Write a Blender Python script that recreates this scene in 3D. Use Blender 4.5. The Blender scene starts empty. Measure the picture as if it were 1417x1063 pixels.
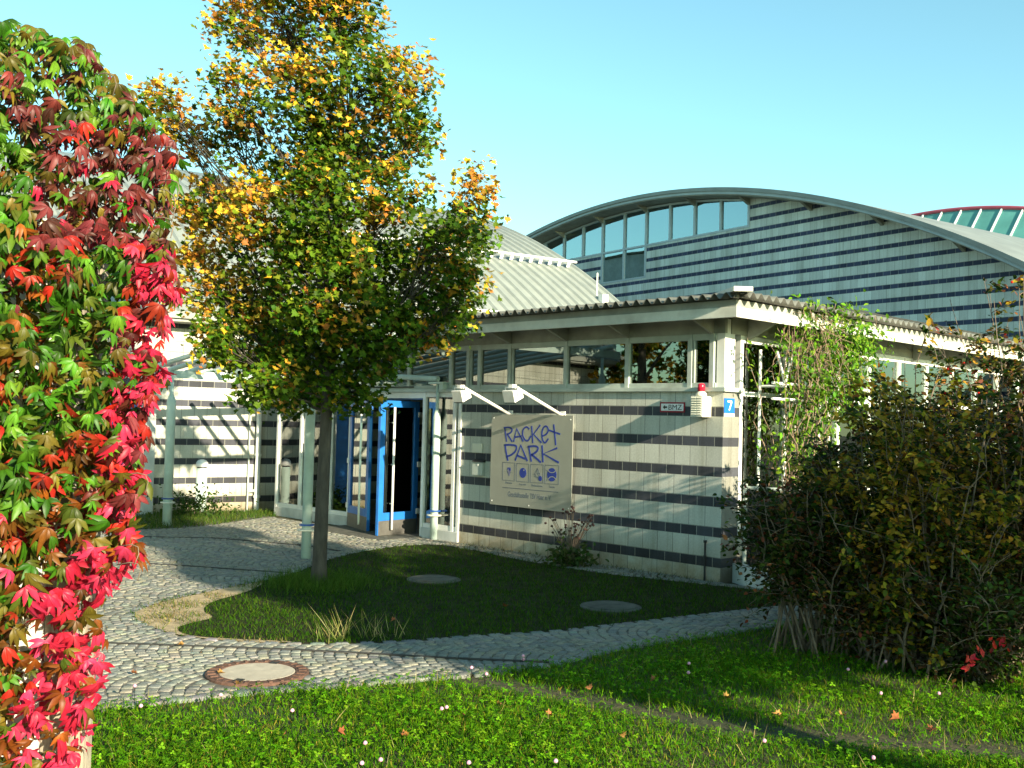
import bpy, bmesh, math, random
import numpy as np
from mathutils import Matrix, Vector
R = math.radians
rng = np.random.default_rng(7); random.seed(7)
scene = bpy.context.scene
col = scene.collection

# ------------------------------------------------------------------ camera
FPX, PITCH, ROLL, PX0, PY0, EYE = 1443.558, 0.034826, 0.025441, 708.5, 531.5, 1.99
def ray(px, py):
    xi, yi = (px-PX0)/FPX, (py-PY0)/FPX
    cr, sr, cp, sp = math.cos(ROLL), math.sin(ROLL), math.cos(PITCH), math.sin(PITCH)
    xl = xi*cr+yi*sr; zu = xi*sr-yi*cr
    return np.array([xl, cp-zu*sp, sp+zu*cp])
CAM = np.array([0., 0., EYE])
c_ = ray(PX0, PY0); ax_ = ray(PX0+FPX, PY0)-c_; ay_ = c_-ray(PX0, PY0+FPX)
cam = bpy.data.objects.new('camera', bpy.data.cameras.new('camera')); col.objects.link(cam)
cam.matrix_world = Matrix(((ax_[0], ay_[0], -c_[0], 0), (ax_[1], ay_[1], -c_[1], 0), (ax_[2], ay_[2], -c_[2], EYE), (0, 0, 0, 1)))
cam.data.sensor_width = 36; cam.data.lens = FPX/1417*36; cam.data.clip_end = 600; cam.data.clip_start = .05
scene.camera = cam
# ------------------------------------------------------------------ light
SUN_EL, SUN_AZ = 17.2, 144.1      # azimuth from +Y towards +X of where the sun stands
w = bpy.data.worlds.new('World'); scene.world = w; w.use_nodes = True
nt = w.node_tree; nt.nodes.clear()
sky = nt.nodes.new('ShaderNodeTexSky'); sky.sky_type = 'NISHITA'; sky.sun_disc = False
sky.sun_elevation = R(SUN_EL); sky.sun_rotation = R(SUN_AZ); sky.air_density = 1.0; sky.dust_density = 0.6; sky.ozone_density = 1.5
bg = nt.nodes.new('ShaderNodeBackground'); bg.inputs[1].default_value = 0.10
ow = nt.nodes.new('ShaderNodeOutputWorld')
tn = nt.nodes.new('ShaderNodeMix'); tn.data_type = 'RGBA'; tn.blend_type = 'MULTIPLY'; tn.inputs[0].default_value = 1; tn.inputs[7].default_value = (.86, 1.20, 1.0, 1)
nt.links.new(sky.outputs[0], tn.inputs[6]); nt.links.new(tn.outputs[2], bg.inputs[0]); nt.links.new(bg.outputs[0], ow.inputs[0])
sl = bpy.data.lights.new('sun', 'SUN'); sl.energy = 5.0; sl.angle = R(0.5); sl.color = (1, .87, .64)
so = bpy.data.objects.new('sun', sl); col.objects.link(so)
sd = Vector((math.sin(R(SUN_AZ))*math.cos(R(SUN_EL)), math.cos(R(SUN_AZ))*math.cos(R(SUN_EL)), math.sin(R(SUN_EL))))
so.rotation_euler = sd.to_track_quat('Z', 'Y').to_euler(); so.location = sd*80
scene.view_settings.view_transform = 'Standard'; scene.view_settings.look = 'None'
scene.view_settings.exposure = 1.45; scene.view_settings.gamma = 1.0
scene.render.engine = 'CYCLES'
scene.cycles.max_bounces = 8; scene.cycles.transparent_max_bounces = 12

# ------------------------------------------------------------------ frames
AA, BB = 0.772443, 0.590960
D1 = np.array([-math.sin(AA), math.cos(AA), 0]); D2 = np.array([math.cos(AA), math.sin(AA), 0])
E1 = np.array([-math.sin(BB), math.cos(BB), 0]); E2 = np.array([math.cos(BB), math.sin(BB), 0])
class Frame:      # local x = right along the front, y = into the building
    def __init__(s, o, x, y): s.o, s.x, s.y, s.rz = np.array(o, float), np.array(x), np.array(y), math.atan2(x[1], x[0])
    def loc(s, P): d = np.array(P)-s.o; return np.array([d@s.x, d@s.y, d[2]])
    def wor(s, x, y, z=0): return s.o+s.x*x+s.y*y+np.array([0, 0, z])
    def front(s, px, py, y=0):       # point of the plane local y = const seen at a photograph pixel, in local coordinates
        d = ray(px, py); P = s.o+s.y*y; t = ((P-CAM)@s.y)/(d@s.y); return s.loc(CAM+d*t)
    def side(s, px, py, x=0):
        d = ray(px, py); P = s.o+s.x*x; t = ((P-CAM)@s.x)/(d@s.x); return s.loc(CAM+d*t)
def gnd(px, py, z=0.):
    d = ray(px, py); return CAM+d*((z-EYE)/d[2])
def dep(px, py, Y):
    d = ray(px, py); return CAM+d*(Y/d[1])
PAV = Frame((2.677, 13.173, 0), -D1, D2)
VAU = Frame((-5.249, 21.49, 0), -E1, E2)
HAL = Frame((10.352, 29.5, 0), -E1, E2)

# ------------------------------------------------------------------ helpers
def tag(o, label=None, cat=None, group=None, kind=None):
    if label: o['label'] = label
    if cat: o['category'] = cat
    if group: o['group'] = group
    if kind: o['kind'] = kind
    return o
def empty(name, loc=(0, 0, 0), rz=0, **k):
    o = bpy.data.objects.new(name, None); col.objects.link(o); o.location = loc; o.rotation_euler = (0, 0, rz)
    o.empty_display_size = .2
    return tag(o, **k)
def copy_tree(o, parent=None):
    c = o.copy(); col.objects.link(c); c.parent = parent
    for ch in list(o.children): copy_tree(ch, c)
    return c
class MB:
    def __init__(s): s.v, s.f, s.m = [], [], []
    def add(s, v, f, m=0):
        b = len(s.v); s.v += [tuple(map(float, p)) for p in v]
        for q in f: s.f.append(tuple(b+i for i in q)); s.m.append(m)
        return s
    def box(s, x0, x1, y0, y1, z0, z1, m=0):
        v = [(x, y, z) for x in (x0, x1) for y in (y0, y1) for z in (z0, z1)]
        return s.add(v, [(0, 1, 3, 2), (4, 6, 7, 5), (0, 4, 5, 1), (2, 3, 7, 6), (0, 2, 6, 4), (1, 5, 7, 3)], m)
    def obox(s, c, ax, ay, az, m=0):      # oriented box, half vectors
        c, ax, ay, az = map(np.array, (c, ax, ay, az))
        v = [c+i*ax+j*ay+k*az for i in (-1, 1) for j in (-1, 1) for k in (-1, 1)]
        return s.add(v, [(0, 1, 3, 2), (4, 6, 7, 5), (0, 4, 5, 1), (2, 3, 7, 6), (0, 2, 6, 4), (1, 5, 7, 3)], m)
    def tube(s, pts, r, n=8, m=0, cap=True):
        pts = [np.array(p, float) for p in pts]; k = len(pts)
        rr = [r]*k if np.isscalar(r) else list(r)
        t = [pts[min(i+1, k-1)]-pts[max(i-1, 0)] for i in range(k)]
        t = [x/(np.linalg.norm(x)+1e-9) for x in t]
        a = np.array([0, 0, 1.]) if abs(t[0][2]) < .9 else np.array([1., 0, 0])
        u = np.cross(t[0], a); u /= np.linalg.norm(u); v = []
        for i in range(k):
            u = u-t[i]*(u@t[i]); u /= np.linalg.norm(u)+1e-9; w_ = np.cross(t[i], u)
            for j in range(n):
                an = 2*math.pi*j/n; v.append(pts[i]+rr[i]*(math.cos(an)*u+math.sin(an)*w_))
        f = [(i*n+j, i*n+(j+1) % n, (i+1)*n+(j+1) % n, (i+1)*n+j) for i in range(k-1) for j in range(n)]
        if cap: f += [tuple(range(n))[::-1], tuple((k-1)*n+j for j in range(n))]
        return s.add(v, f, m)
    def lathe(s, c, prof, n=20, m=0):     # prof: (radius, z)
        k = len(prof); v = [(c[0]+r*math.cos(2*math.pi*j/n), c[1]+r*math.sin(2*math.pi*j/n), c[2]+z) for r, z in prof for j in range(n)]
        f = [(i*n+j, i*n+(j+1) % n, (i+1)*n+(j+1) % n, (i+1)*n+j) for i in range(k-1) for j in range(n)]
        return s.add(v, f+[tuple(range(n))[::-1], tuple((k-1)*n+j for j in range(n))], m)
    def prism(s, poly, off, m=0):         # poly: 3D points of one face, off: extrusion vector
        k = len(poly); off = np.array(off)
        v = [np.array(p, float) for p in poly]+[np.array(p, float)+off for p in poly]
        f = [tuple(range(k))[::-1], tuple(range(k, 2*k))]+[(i, (i+1) % k, k+(i+1) % k, k+i) for i in range(k)]
        return s.add(v, f, m)
    def build(s, name, mats, parent=None, smooth=False, bevel=0, **k):
        me = bpy.data.meshes.new(name); me.from_pydata(s.v, [], s.f)
        bm = bmesh.new(); bm.from_mesh(me); bmesh.ops.recalc_face_normals(bm, faces=bm.faces); bm.to_mesh(me); bm.free()
        if not isinstance(mats, (list, tuple)): mats = [mats]
        for mt in mats: me.materials.append(mt)
        if any(s.m): me.polygons.foreach_set('material_index', s.m)
        if smooth: me.polygons.foreach_set('use_smooth', [True]*len(s.f))
        me.update(); o = bpy.data.objects.new(name, me); col.objects.link(o); o.parent = parent
        if bevel:
            b = o.modifiers.new('bevel', 'BEVEL'); b.width = bevel; b.segments = 2; b.limit_method = 'ANGLE'
        return tag(o, **k)
def raw_mesh(name, V, F, mat, colors=None, parent=None, smooth=False, **k):
    """V (n,3); F list of index arrays all with equal length rows (m,k)"""
    me = bpy.data.meshes.new(name); nv = len(V); me.vertices.add(nv); me.vertices.foreach_set('co', np.asarray(V, np.float32).ravel())
    tot = sum(f.size for f in F); npoly = sum(len(f) for f in F)
    me.loops.add(tot); me.polygons.add(npoly)
    me.loops.foreach_set('vertex_index', np.concatenate([f.ravel() for f in F]).astype(np.int32))
    ls = np.concatenate([np.full(len(f), f.shape[1]) for f in F]); st = np.concatenate([[0], np.cumsum(ls)[:-1]])
    me.polygons.foreach_set('loop_start', st.astype(np.int32)); 
    if smooth: me.polygons.foreach_set('use_smooth', np.ones(npoly, bool))
    me.update(calc_edges=True); me.validate()
    if colors is not None:
        a = me.attributes.new('tint', 'FLOAT_COLOR', 'POINT'); c4 = np.ones((nv, 4), np.float32); c4[:, :3] = colors; a.data.foreach_set('color', c4.ravel())
    me.materials.append(mat); o = bpy.data.objects.new(name, me); col.objects.link(o); o.parent = parent
    return tag(o, **k)
def scatter(name, tv, tf, pos, rot, scale, colors, mat, parent=None, smooth=False, vf=None, **k):
    """copies of a small template (leaf, blade, stone) merged into one mesh; rot (N,3,3) columns = axes"""
    tv = np.asarray(tv, float); n, N = len(tv), len(pos)
    sc = np.asarray(scale, float); sc = sc[:, None, None] if sc.ndim == 1 else sc[:, None, :]
    L = tv[None]*sc
    V = np.einsum('nij,nkj->nki', rot, L)+np.asarray(pos)[:, None, :]
    F = []
    for kk in sorted({len(q) for q in tf}):
        q = np.array([q for q in tf if len(q) == kk]); F.append((q[None]+(np.arange(N)*n)[:, None, None]).reshape(-1, kk))
    C = np.repeat(np.asarray(colors), n, axis=0)
    if vf is not None: C = np.clip(C*np.tile(np.asarray(vf), N)[:, None], 0, 1)
    return raw_mesh(name, V.reshape(-1, 3), F, mat, C, parent, smooth, **k)
def unit(a): return a/(np.linalg.norm(a, axis=-1, keepdims=True)+1e-9)
def frames(nrm, tip):     # rotation matrices: z -> nrm, y -> tip (made perpendicular)
    z = unit(nrm); y = tip-(tip*z).sum(-1, keepdims=True)*z; y = unit(y); x = np.cross(y, z)
    return np.stack([x, y, z], axis=-1)
def pick(pal, N, wts=None, jit=.18):
    pal = np.array(pal, float); p = None if wts is None else np.array(wts, float)/sum(wts)
    c = pal[rng.choice(len(pal), N, p=p)]; return np.clip(c*(1+rng.normal(0, jit, (N, 1)))*(1+rng.normal(0, jit*.4, (N, 3))), .004, 1)

# ------------------------------------------------------------------ materials
def newmat(name):
    m = bpy.data.materials.new(name); m.use_nodes = True; t = m.node_tree; b = t.nodes['Principled BSDF']; return m, t, b
def nd(t, typ, **k):
    n = t.nodes.new(typ)
    for a, v in k.items(): setattr(n, a, v)
    return n
def mth(t, op, a, b=None, c=None):
    n = t.nodes.new('ShaderNodeMath'); n.operation = op
    for i, v in enumerate((a, b, c)):
        if v is None: continue
        if isinstance(v, (int, float)): n.inputs[i].default_value = v
        else: t.links.new(v, n.inputs[i])
    return n.outputs[0]
def mixc(t, fac, a, b):
    n = t.nodes.new('ShaderNodeMix'); n.data_type = 'RGBA'
    for i, v in ((0, fac), (6, a), (7, b)):
        if isinstance(v, (int, float)): n.inputs[i].default_value = v
        elif isinstance(v, tuple): n.inputs[i].default_value = (*v, 1)
        else: t.links.new(v, n.inputs[i])
    return n.outputs[2]
def noise(t, scale, detail=4, coord='Object', stretch=None, rough=.6):
    tc = nd(t, 'ShaderNodeTexCoord'); n = nd(t, 'ShaderNodeTexNoise'); n.inputs['Scale'].default_value = scale
    n.inputs['Detail'].default_value = detail; n.inputs['Roughness'].default_value = rough
    if stretch:
        mp = nd(t, 'ShaderNodeMapping'); mp.inputs['Scale'].default_value = stretch
        t.links.new(tc.outputs[coord], mp.inputs[0]); t.links.new(mp.outputs[0], n.inputs[0])
    else: t.links.new(tc.outputs[coord], n.inputs[0])
    return n.outputs[0]
def ramp(t, x, stops):
    r = nd(t, 'ShaderNodeValToRGB'); e = r.color_ramp.elements
    while len(e) < len(stops): e.new(.5)
    for i, (p, c) in enumerate(stops): e[i].position = p; e[i].color = (*c, 1) if len(c) == 3 else c
    t.links.new(x, r.inputs[0]); return r.outputs[0]
def bumpn(t, b, h, strength=.3, dist=.01):
    n = nd(t, 'ShaderNodeBump'); n.inputs['Strength'].default_value = strength; n.inputs['Distance'].default_value = dist
    t.links.new(h, n.inputs['Height']); t.links.new(n.outputs[0], b.inputs['Normal'])
def M(name, c, rough=.55, var=.18, scale=5, spec=.4, metal=0, bump=.12, dirt=None, stretch=None):
    m, t, b = newmat(name); c = np.array(c)
    n1 = noise(t, scale, 5, stretch=stretch); lo, hi = tuple(np.clip(c*(1-var*1.5), 0, 1)), tuple(np.clip(c*(1+var*1.3), 0, 1))
    o = ramp(t, n1, [(.3, lo), (.7, hi)])
    if dirt:
        n2 = noise(t, 1.7, 6); f = ramp(t, n2, [(.5, (0, 0, 0)), (.72, (1, 1, 1))]); o = mixc(t, mth(t, 'MULTIPLY', f, .55), o, tuple(dirt))
    t.links.new(o, b.inputs['Base Color']); b.inputs['Roughness'].default_value = rough; b.inputs['Metallic'].default_value = metal
    b.inputs['Specular IOR Level'].default_value = spec
    if bump: bumpn(t, b, noise(t, scale*12, 3), bump, .004)
    return m
def leafmat(name, trans=.4, rough=.5, spec=.14):
    m, t, b = newmat(name); a = nd(t, 'ShaderNodeAttribute'); a.attribute_name = 'tint'
    n = noise(t, 30, 3); v = ramp(t, n, [(.3, (.75, .75, .75)), (.7, (1.2, 1.2, 1.2))])
    mu = nd(t, 'ShaderNodeMix'); mu.data_type = 'RGBA'; mu.blend_type = 'MULTIPLY'; mu.inputs[0].default_value = 1
    t.links.new(a.outputs[0], mu.inputs[6]); t.links.new(v, mu.inputs[7])
    t.links.new(mu.outputs[2], b.inputs['Base Color']); b.inputs['Roughness'].default_value = rough; b.inputs['Specular IOR Level'].default_value = spec
    tr = nd(t, 'ShaderNodeBsdfTranslucent'); t.links.new(mu.outputs[2], tr.inputs[0])
    mx = nd(t, 'ShaderNodeMixShader'); mx.inputs[0].default_value = trans
    t.links.new(b.outputs[0], mx.inputs[1]); t.links.new(tr.outputs[0], mx.inputs[2]); t.links.new(mx.outputs[0], t.nodes['Material Output'].inputs[0])
    return m
def attrmat(name, rough=.8, scale=60, bump=.4, spec=.3, dist=.006):
    m, t, b = newmat(name); a = nd(t, 'ShaderNodeAttribute'); a.attribute_name = 'tint'
    n = noise(t, scale, 4); v = ramp(t, n, [(.3, (.7, .7, .7)), (.7, (1.25, 1.25, 1.25))])
    mu = nd(t, 'ShaderNodeMix'); mu.data_type = 'RGBA'; mu.blend_type = 'MULTIPLY'; mu.inputs[0].default_value = 1
    t.links.new(a.outputs[0], mu.inputs[6]); t.links.new(v, mu.inputs[7]); t.links.new(mu.outputs[2], b.inputs['Base Color'])
    b.inputs['Roughness'].default_value = rough; b.inputs['Specular IOR Level'].default_value = spec; bumpn(t, b, n, bump, dist)
    return m
def glassmat(name, tint, refl=.12, ior=1.5, rough=.0, mult=1.6, gcol=(.95, 1, 1)):
    m, t, b = newmat(name); t.nodes.remove(b)
    tr = nd(t, 'ShaderNodeBsdfTransparent'); tr.inputs[0].default_value = (*tint, 1)
    gl = nd(t, 'ShaderNodeBsdfGlossy'); gl.inputs[0].default_value = (*gcol, 1); gl.inputs['Roughness'].default_value = rough
    fr = nd(t, 'ShaderNodeFresnel'); fr.inputs[0].default_value = ior
    f = mth(t, 'MINIMUM', mth(t, 'ADD', mth(t, 'MULTIPLY', fr.outputs[0], mult), refl), 1.0)
    mx = nd(t, 'ShaderNodeMixShader'); t.links.new(f, mx.inputs[0]); t.links.new(tr.outputs[0], mx.inputs[1]); t.links.new(gl.outputs[0], mx.inputs[2])
    nz = noise(t, .8, 2); bn = nd(t, 'ShaderNodeBump'); bn.inputs['Strength'].default_value = .02; bn.inputs['Distance'].default_value = .05
    t.links.new(nz, bn.inputs['Height']); t.links.new(bn.outputs[0], gl.inputs['Normal'])
    t.links.new(mx.outputs[0], t.nodes['Material Output'].inputs[0]); return m
def blockmat(name, axis, zc, per=.381, pale=(.56, .56, .49), dark=(.055, .058, .07), skip=None, unit_len=.25, bluish=None):
    """banded sand-lime block masonry: pale courses and thinner dark courses, staggered joints, mortar, weathering"""
    m, t, b = newmat(name); tc = nd(t, 'ShaderNodeTexCoord'); sp = nd(t, 'ShaderNodeSeparateXYZ'); t.links.new(tc.outputs['Object'], sp.inputs[0])
    X = sp.outputs[axis]; Z = sp.outputs[2]
    zz = mth(t, 'DIVIDE', mth(t, 'SUBTRACT', Z, zc-.0635), per)       # dark course occupies fract 0..1/3
    k = mth(t, 'FLOOR', zz); fr = mth(t, 'SUBTRACT', zz, k)
    isd = mth(t, 'LESS_THAN', fr, .333)
    if skip is not None: isd = mth(t, 'MULTIPLY', isd, mth(t, 'GREATER_THAN', mth(t, 'ABSOLUTE', mth(t, 'SUBTRACT', k, skip)), .5))
    xx = mth(t, 'ADD', mth(t, 'DIVIDE', X, unit_len), mth(t, 'MULTIPLY', isd, .5))
    xk = mth(t, 'FLOOR', xx); fx = mth(t, 'SUBTRACT', xx, xk)
    jx = mth(t, 'ABSOLUTE', mth(t, 'SUBTRACT', fx, .5)); jv = mth(t, 'GREATER_THAN', jx, .5-.018)
    fz = mth(t, 'ABSOLUTE', mth(t, 'SUBTRACT', mth(t, 'FRACT', mth(t, 'MULTIPLY', fr, 1)), .0))
    jh = mth(t, 'MAXIMUM', mth(t, 'LESS_THAN', fr, .012), mth(t, 'LESS_THAN', mth(t, 'ABSOLUTE', mth(t, 'SUBTRACT', fr, .333)), .012))
    j = mth(t, 'MAXIMUM', jv, jh)
    cv = nd(t, 'ShaderNodeCombineXYZ'); t.links.new(xk, cv.inputs[0]); t.links.new(k, cv.inputs[1]); t.links.new(isd, cv.inputs[2])
    wn = nd(t, 'ShaderNodeTexWhiteNoise'); wn.noise_dimensions = '3D'; t.links.new(cv.outputs[0], wn.inputs[0])
    pv = ramp(t, wn.outputs[0], [(0, tuple(np.array(pale)*.86)), (1, tuple(np.array(pale)*1.08))])
    dv = ramp(t, wn.outputs[0], [(0, tuple(np.array(dark)*.75)), (1, tuple(np.array(dark)*1.35))])
    c = mixc(t, isd, pv, dv)
    jc = mixc(t, isd, tuple(np.array(pale)*.42), tuple(np.array(pale)*.55))
    c = mixc(t, j, c, jc)
    st = noise(t, 1.3, 6, stretch=(1, 1, .35)); f = ramp(t, st, [(.42, (1, 1, 1)), (.75, (.72, .72, .68))])
    mu = nd(t, 'ShaderNodeMix'); mu.data_type = 'RGBA'; mu.blend_type = 'MULTIPLY'; mu.inputs[0].default_value = 1; t.links.new(c, mu.inputs[6]); t.links.new(f, mu.inputs[7])
    foot = mth(t, 'MULTIPLY', mth(t, 'SUBTRACT', 1.0, mth(t, 'MINIMUM', mth(t, 'DIVIDE', mth(t, 'MAXIMUM', Z, 0.0), .55), 1.0)), noise(t, 4.5, 6))
    stk = ramp(t, noise(t, 2.2, 5, stretch=(4, 4, .22)), [(.52, (1, 1, 1)), (.8, (.70, .68, .62))])
    mk = nd(t, 'ShaderNodeMix'); mk.data_type = 'RGBA'; mk.blend_type = 'MULTIPLY'; mk.inputs[0].default_value = 1; t.links.new(mu.outputs[2], mk.inputs[6]); t.links.new(stk, mk.inputs[7])
    mu = nd(t, 'ShaderNodeMix'); mu.data_type = 'RGBA'; mu.blend_type = 'MULTIPLY'; t.links.new(mth(t, 'MINIMUM', mth(t, 'MULTIPLY', foot, 1.9), .9), mu.inputs[0]); t.links.new(mk.outputs[2], mu.inputs[6]); mu.inputs[7].default_value = (.52, .42, .29, 1)
    n2 = noise(t, 45, 3); g = ramp(t, n2, [(.3, (.88, .88, .88)), (.7, (1.1, 1.1, 1.1))])
    m2 = nd(t, 'ShaderNodeMix'); m2.data_type = 'RGBA'; m2.blend_type = 'MULTIPLY'; m2.inputs[0].default_value = 1; t.links.new(mu.outputs[2], m2.inputs[6]); t.links.new(g, m2.inputs[7])
    t.links.new(m2.outputs[2], b.inputs['Base Color']); b.inputs['Roughness'].default_value = .8; b.inputs['Specular IOR Level'].default_value = .25
    h = mth(t, 'ADD', mth(t, 'MULTIPLY', mth(t, 'SUBTRACT', 1.0, j), 1.0), mth(t, 'MULTIPLY', n2, .3)); bumpn(t, b, h, .5, .006)
    return m

m_frame = M('grey_green_aluminium', (.42, .47, .42), .45, .1, 4, dirt=(.2, .2, .17))
m_white = M('white_painted_metal', (.78, .78, .74), .45, .06, 3, dirt=(.5, .48, .42))
m_panel = M('grey_soffit_board', (.30, .31, .27), .7, .14, 3, dirt=(.14, .13, .1))
m_fascia = M('pale_fascia_board', (.60, .60, .52), .6, .1, 3, dirt=(.33, .3, .24))
m_corr = M('weathered_corrugated_sheet', (.13, .135, .12), .55, .2, 3, metal=.25, dirt=(.12, .12, .1))
m_mint = M('mint_painted_steel', (.50, .62, .56), .4, .08, 4, dirt=(.3, .36, .32))
m_blue = M('blue_painted_door_frame', (.018, .15, .48), .35, .1, 4)
m_blued = M('dark_blue_paint', (.015, .07, .28), .4, .1, 4)
m_steel = M('stainless_kick_plate', (.17, .165, .15), .5, .1, 8, metal=.6)
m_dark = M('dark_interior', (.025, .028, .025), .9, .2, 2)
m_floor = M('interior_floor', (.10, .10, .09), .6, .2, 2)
m_curtain = M('pale_curtain', (.62, .62, .58), .9, .08, 3, stretch=(18, 18, .4))
m_black = M('black_iron', (.02, .02, .022), .5, .2, 6)
m_conc = M('concrete', (.085, .085, .07), .9, .3, 7, dirt=(.04, .05, .025), bump=.5)
m_concw = M('pale_concrete', (.52, .53, .5), .85, .1, 4, dirt=(.3, .3, .27), bump=.3)
m_glass = glassmat('window_glass', (.42, .55, .46), .09)
m_glassd = glassmat('door_glass', (.30, .40, .36), .05)
m_glassc = glassmat('clerestory_glass', (.30, .36, .28), .10, 1.55)
m_glassb = glassmat('coated_hall_glass', (.45, .75, .85), .36, 1.45, mult=.8, gcol=(.75, .95, 1))
m_bark = M('grey_brown_bark', (.060, .052, .042), .9, .3, 14, bump=.8, stretch=(1, 1, .25))
m_twig = M('twig_bark', (.16, .12, .085), .85, .3, 12, bump=.4)
m_leaf = leafmat('leaf')
m_leafc = leafmat('creeper_leaf', .3, .42, .22)
m_grass = leafmat('grass_blade', .4, .6, .06)
m_block_front = blockmat('banded_block_front', 0, .26)
m_block_side = blockmat('banded_block_side', 1, .26)
m_block_left = blockmat('banded_block_left_wall', 1, .248, .3837, skip=8, unit_len=.255)
m_red = M('red_beacon_plastic', (.55, .015, .04), .25, .1, 5)
m_cream = M('cream_plastic', (.66, .64, .52), .5, .05, 5)
m_signal = M('white_enamel', (.8, .8, .8), .35, .04, 5)
m_redp = M('dark_red_enamel', (.30, .012, .03), .35, .05, 5)
m_plaque = M('blue_enamel', (.015, .14, .62), .3, .06, 5)
m_ink = M('blue_lettering', (.012, .032, .24), .5, .1, 8, bump=0)
m_inkg = M('grey_lettering', (.09, .11, .14), .5, .1, 8, bump=0)
m_inkk = M('black_lettering', (.015, .015, .015), .5, .1, 8, bump=0)
m_signp = M('grey_sign_panel', (.30, .305, .265), .42, .06, 2, metal=.35, dirt=(.22, .22, .19))
# ------------------------------------------------------------------ ground, paving
def poly_px(pts, z=0.): return np.array([gnd(x, y, z)[:2] for x, y in pts])
def inside(P, poly):
    P = np.asarray(P); x, y = P[:, 0], P[:, 1]; c = np.zeros(len(P), bool); n = len(poly)
    for i in range(n):
        x0, y0 = poly[i]; x1, y1 = poly[(i+1) % n]
        k = (y0 > y) != (y1 > y); xx = x0+(y-y0)/(y1-y0+1e-12)*(x1-x0); c ^= k & (x < xx)
    return c
def smoothpoly(p, it=2):
    for _ in range(it): p = np.concatenate([np.stack([.75*p+.25*np.roll(p, -1, 0), .25*p+.75*np.roll(p, -1, 0)], 1)]).reshape(-1, 2)
    return p
ISL = smoothpoly(poly_px([(172, 856), (205, 838), (262, 825), (330, 812), (400, 797), (440, 779), (490, 766), (545, 757), (600, 754), (650, 762), (720, 776), (800, 790), (900, 803), (1000, 813), (1110, 826), (1260, 822), (1260, 836), (1100, 840), (960, 855), (850, 868), (760, 878), (640, 884), (560, 892), (420, 895), (300, 890), (225, 880)]), 1)
LOWER = [(-260, 1025), (-60, 1000), (130, 984), (350, 960), (560, 944), (680, 934), (760, 922), (850, 900), (960, 884), (1110, 863), (1300, 846), (1500, 836)]
low = poly_px(LOWER)
PAVED = np.concatenate([low, [[12, 14.5], [5.2, 12.4], [2.9, 13.0], [-.8, 16.75], [-4.4, 19.9], [-5.3, 21.4], [-14, 15.8], [-14, 9]]])
WEED = smoothpoly(poly_px([(150, 722), (215, 712), (300, 709), (372, 709), (396, 714), (340, 721), (290, 729), (230, 734), (160, 735)]), 1)

def mat_ground():
    m, t, b = newmat('soil_and_turf'); n1 = noise(t, .9, 6); n2 = noise(t, 14, 5)
    g = ramp(t, n1, [(.35, (.035, .045, .012)), (.65, (.07, .06, .025))]); d = ramp(t, n2, [(.3, (.5, .5, .5)), (.75, (1.3, 1.25, 1.1))])
    mu = nd(t, 'ShaderNodeMix'); mu.data_type = 'RGBA'; mu.blend_type = 'MULTIPLY'; mu.inputs[0].default_value = 1; t.links.new(g, mu.inputs[6]); t.links.new(d, mu.inputs[7])
    t.links.new(mu.outputs[2], b.inputs['Base Color']); b.inputs['Roughness'].default_value = .95; bumpn(t, b, n2, .8, .03); return m
MB().add([(-250, -120, 0), (250, -120, 0), (250, 380, 0), (-250, 380, 0)], [(0, 1, 2, 3)]).build('ground', mat_ground(), kind='structure')
def flat(name, poly, z, mat, **k):
    return MB().add([(x, y, z) for x, y in poly], [tuple(range(len(poly)))]).build(name, mat, **k)
m_joint = M('sandy_joint', (.13, .12, .098), .95, .3, 9, bump=.6)
m_sett = attrmat('granite_sett', .75, 70, .5)
bed = flat('paving_bed', PAVED, .016, m_joint, kind='structure')
# granite setts laid in segmental arcs
S, CW, RISE = .088, 1.25, .30
pp, aa, szs = [], [], []
for colI in range(-6, 14):
    yc = 6.2+colI*CW
    for k in range(-190, 145):
        x0 = k*S*1.06
        nst = 15
        for j in range(nst):
            u = (j+.5)/nst*2-1
            x = x0-RISE*(1-u*u)+.35*math.sin(colI*1.7); y = yc+u*CW/2
            pp.append((x, y)); aa.append(math.atan2(RISE*2*u, CW/2)*1.0); szs.append(1)
pp = np.array(pp); aa = np.array(aa)
rot2 = R(-4); pp = pp@np.array([[math.cos(rot2), math.sin(rot2)], [-math.sin(rot2), math.cos(rot2)]])
vis = inside(pp, PAVED) & ~inside(pp, ISL) & (pp[:, 1] < 22) & (np.abs(pp[:, 0])/pp[:, 1].clip(.1) < 1.0) & (pp[:, 1] > 5.2)
vis &= ~inside(pp, WEED)
man_c = gnd(356, 936)[:2]; MR = .385
vis &= np.hypot(*(pp-man_c).T) > MR+.03
# drainage rows: straight joints across the arcs
pp, aa = pp[vis], aa[vis]; N = len(pp)
pp += rng.normal(0, .006, pp.shape); an = -aa+rot2+rng.normal(0, .09, N)
tv = [(-.5, -.5, -.3), (.5, -.5, -.3), (.5, .5, -.3), (-.5, .5, -.3), (-.47, -.47, .16), (.47, -.47, .16), (.47, .47, .16), (-.47, .47, .16), (-.36, -.36, .25), (.36, -.36, .25), (.36, .36, .25), (-.36, .36, .25)]
tf = [(0, 1, 5, 4), (1, 2, 6, 5), (2, 3, 7, 6), (3, 0, 4, 7), (4, 5, 9, 8), (5, 6, 10, 9), (6, 7, 11, 10), (7, 4, 8, 11), (8, 9, 10, 11)]
rz = np.zeros((N, 3, 3)); tl = rng.normal(0, .035, (N, 2))
rz[:, 0, 0] = np.cos(an); rz[:, 1, 0] = np.sin(an); rz[:, 0, 1] = -np.sin(an); rz[:, 1, 1] = np.cos(an); rz[:, 2, 2] = 1; rz[:, 2, 0] = tl[:, 0]; rz[:, 2, 1] = tl[:, 1]
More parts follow.
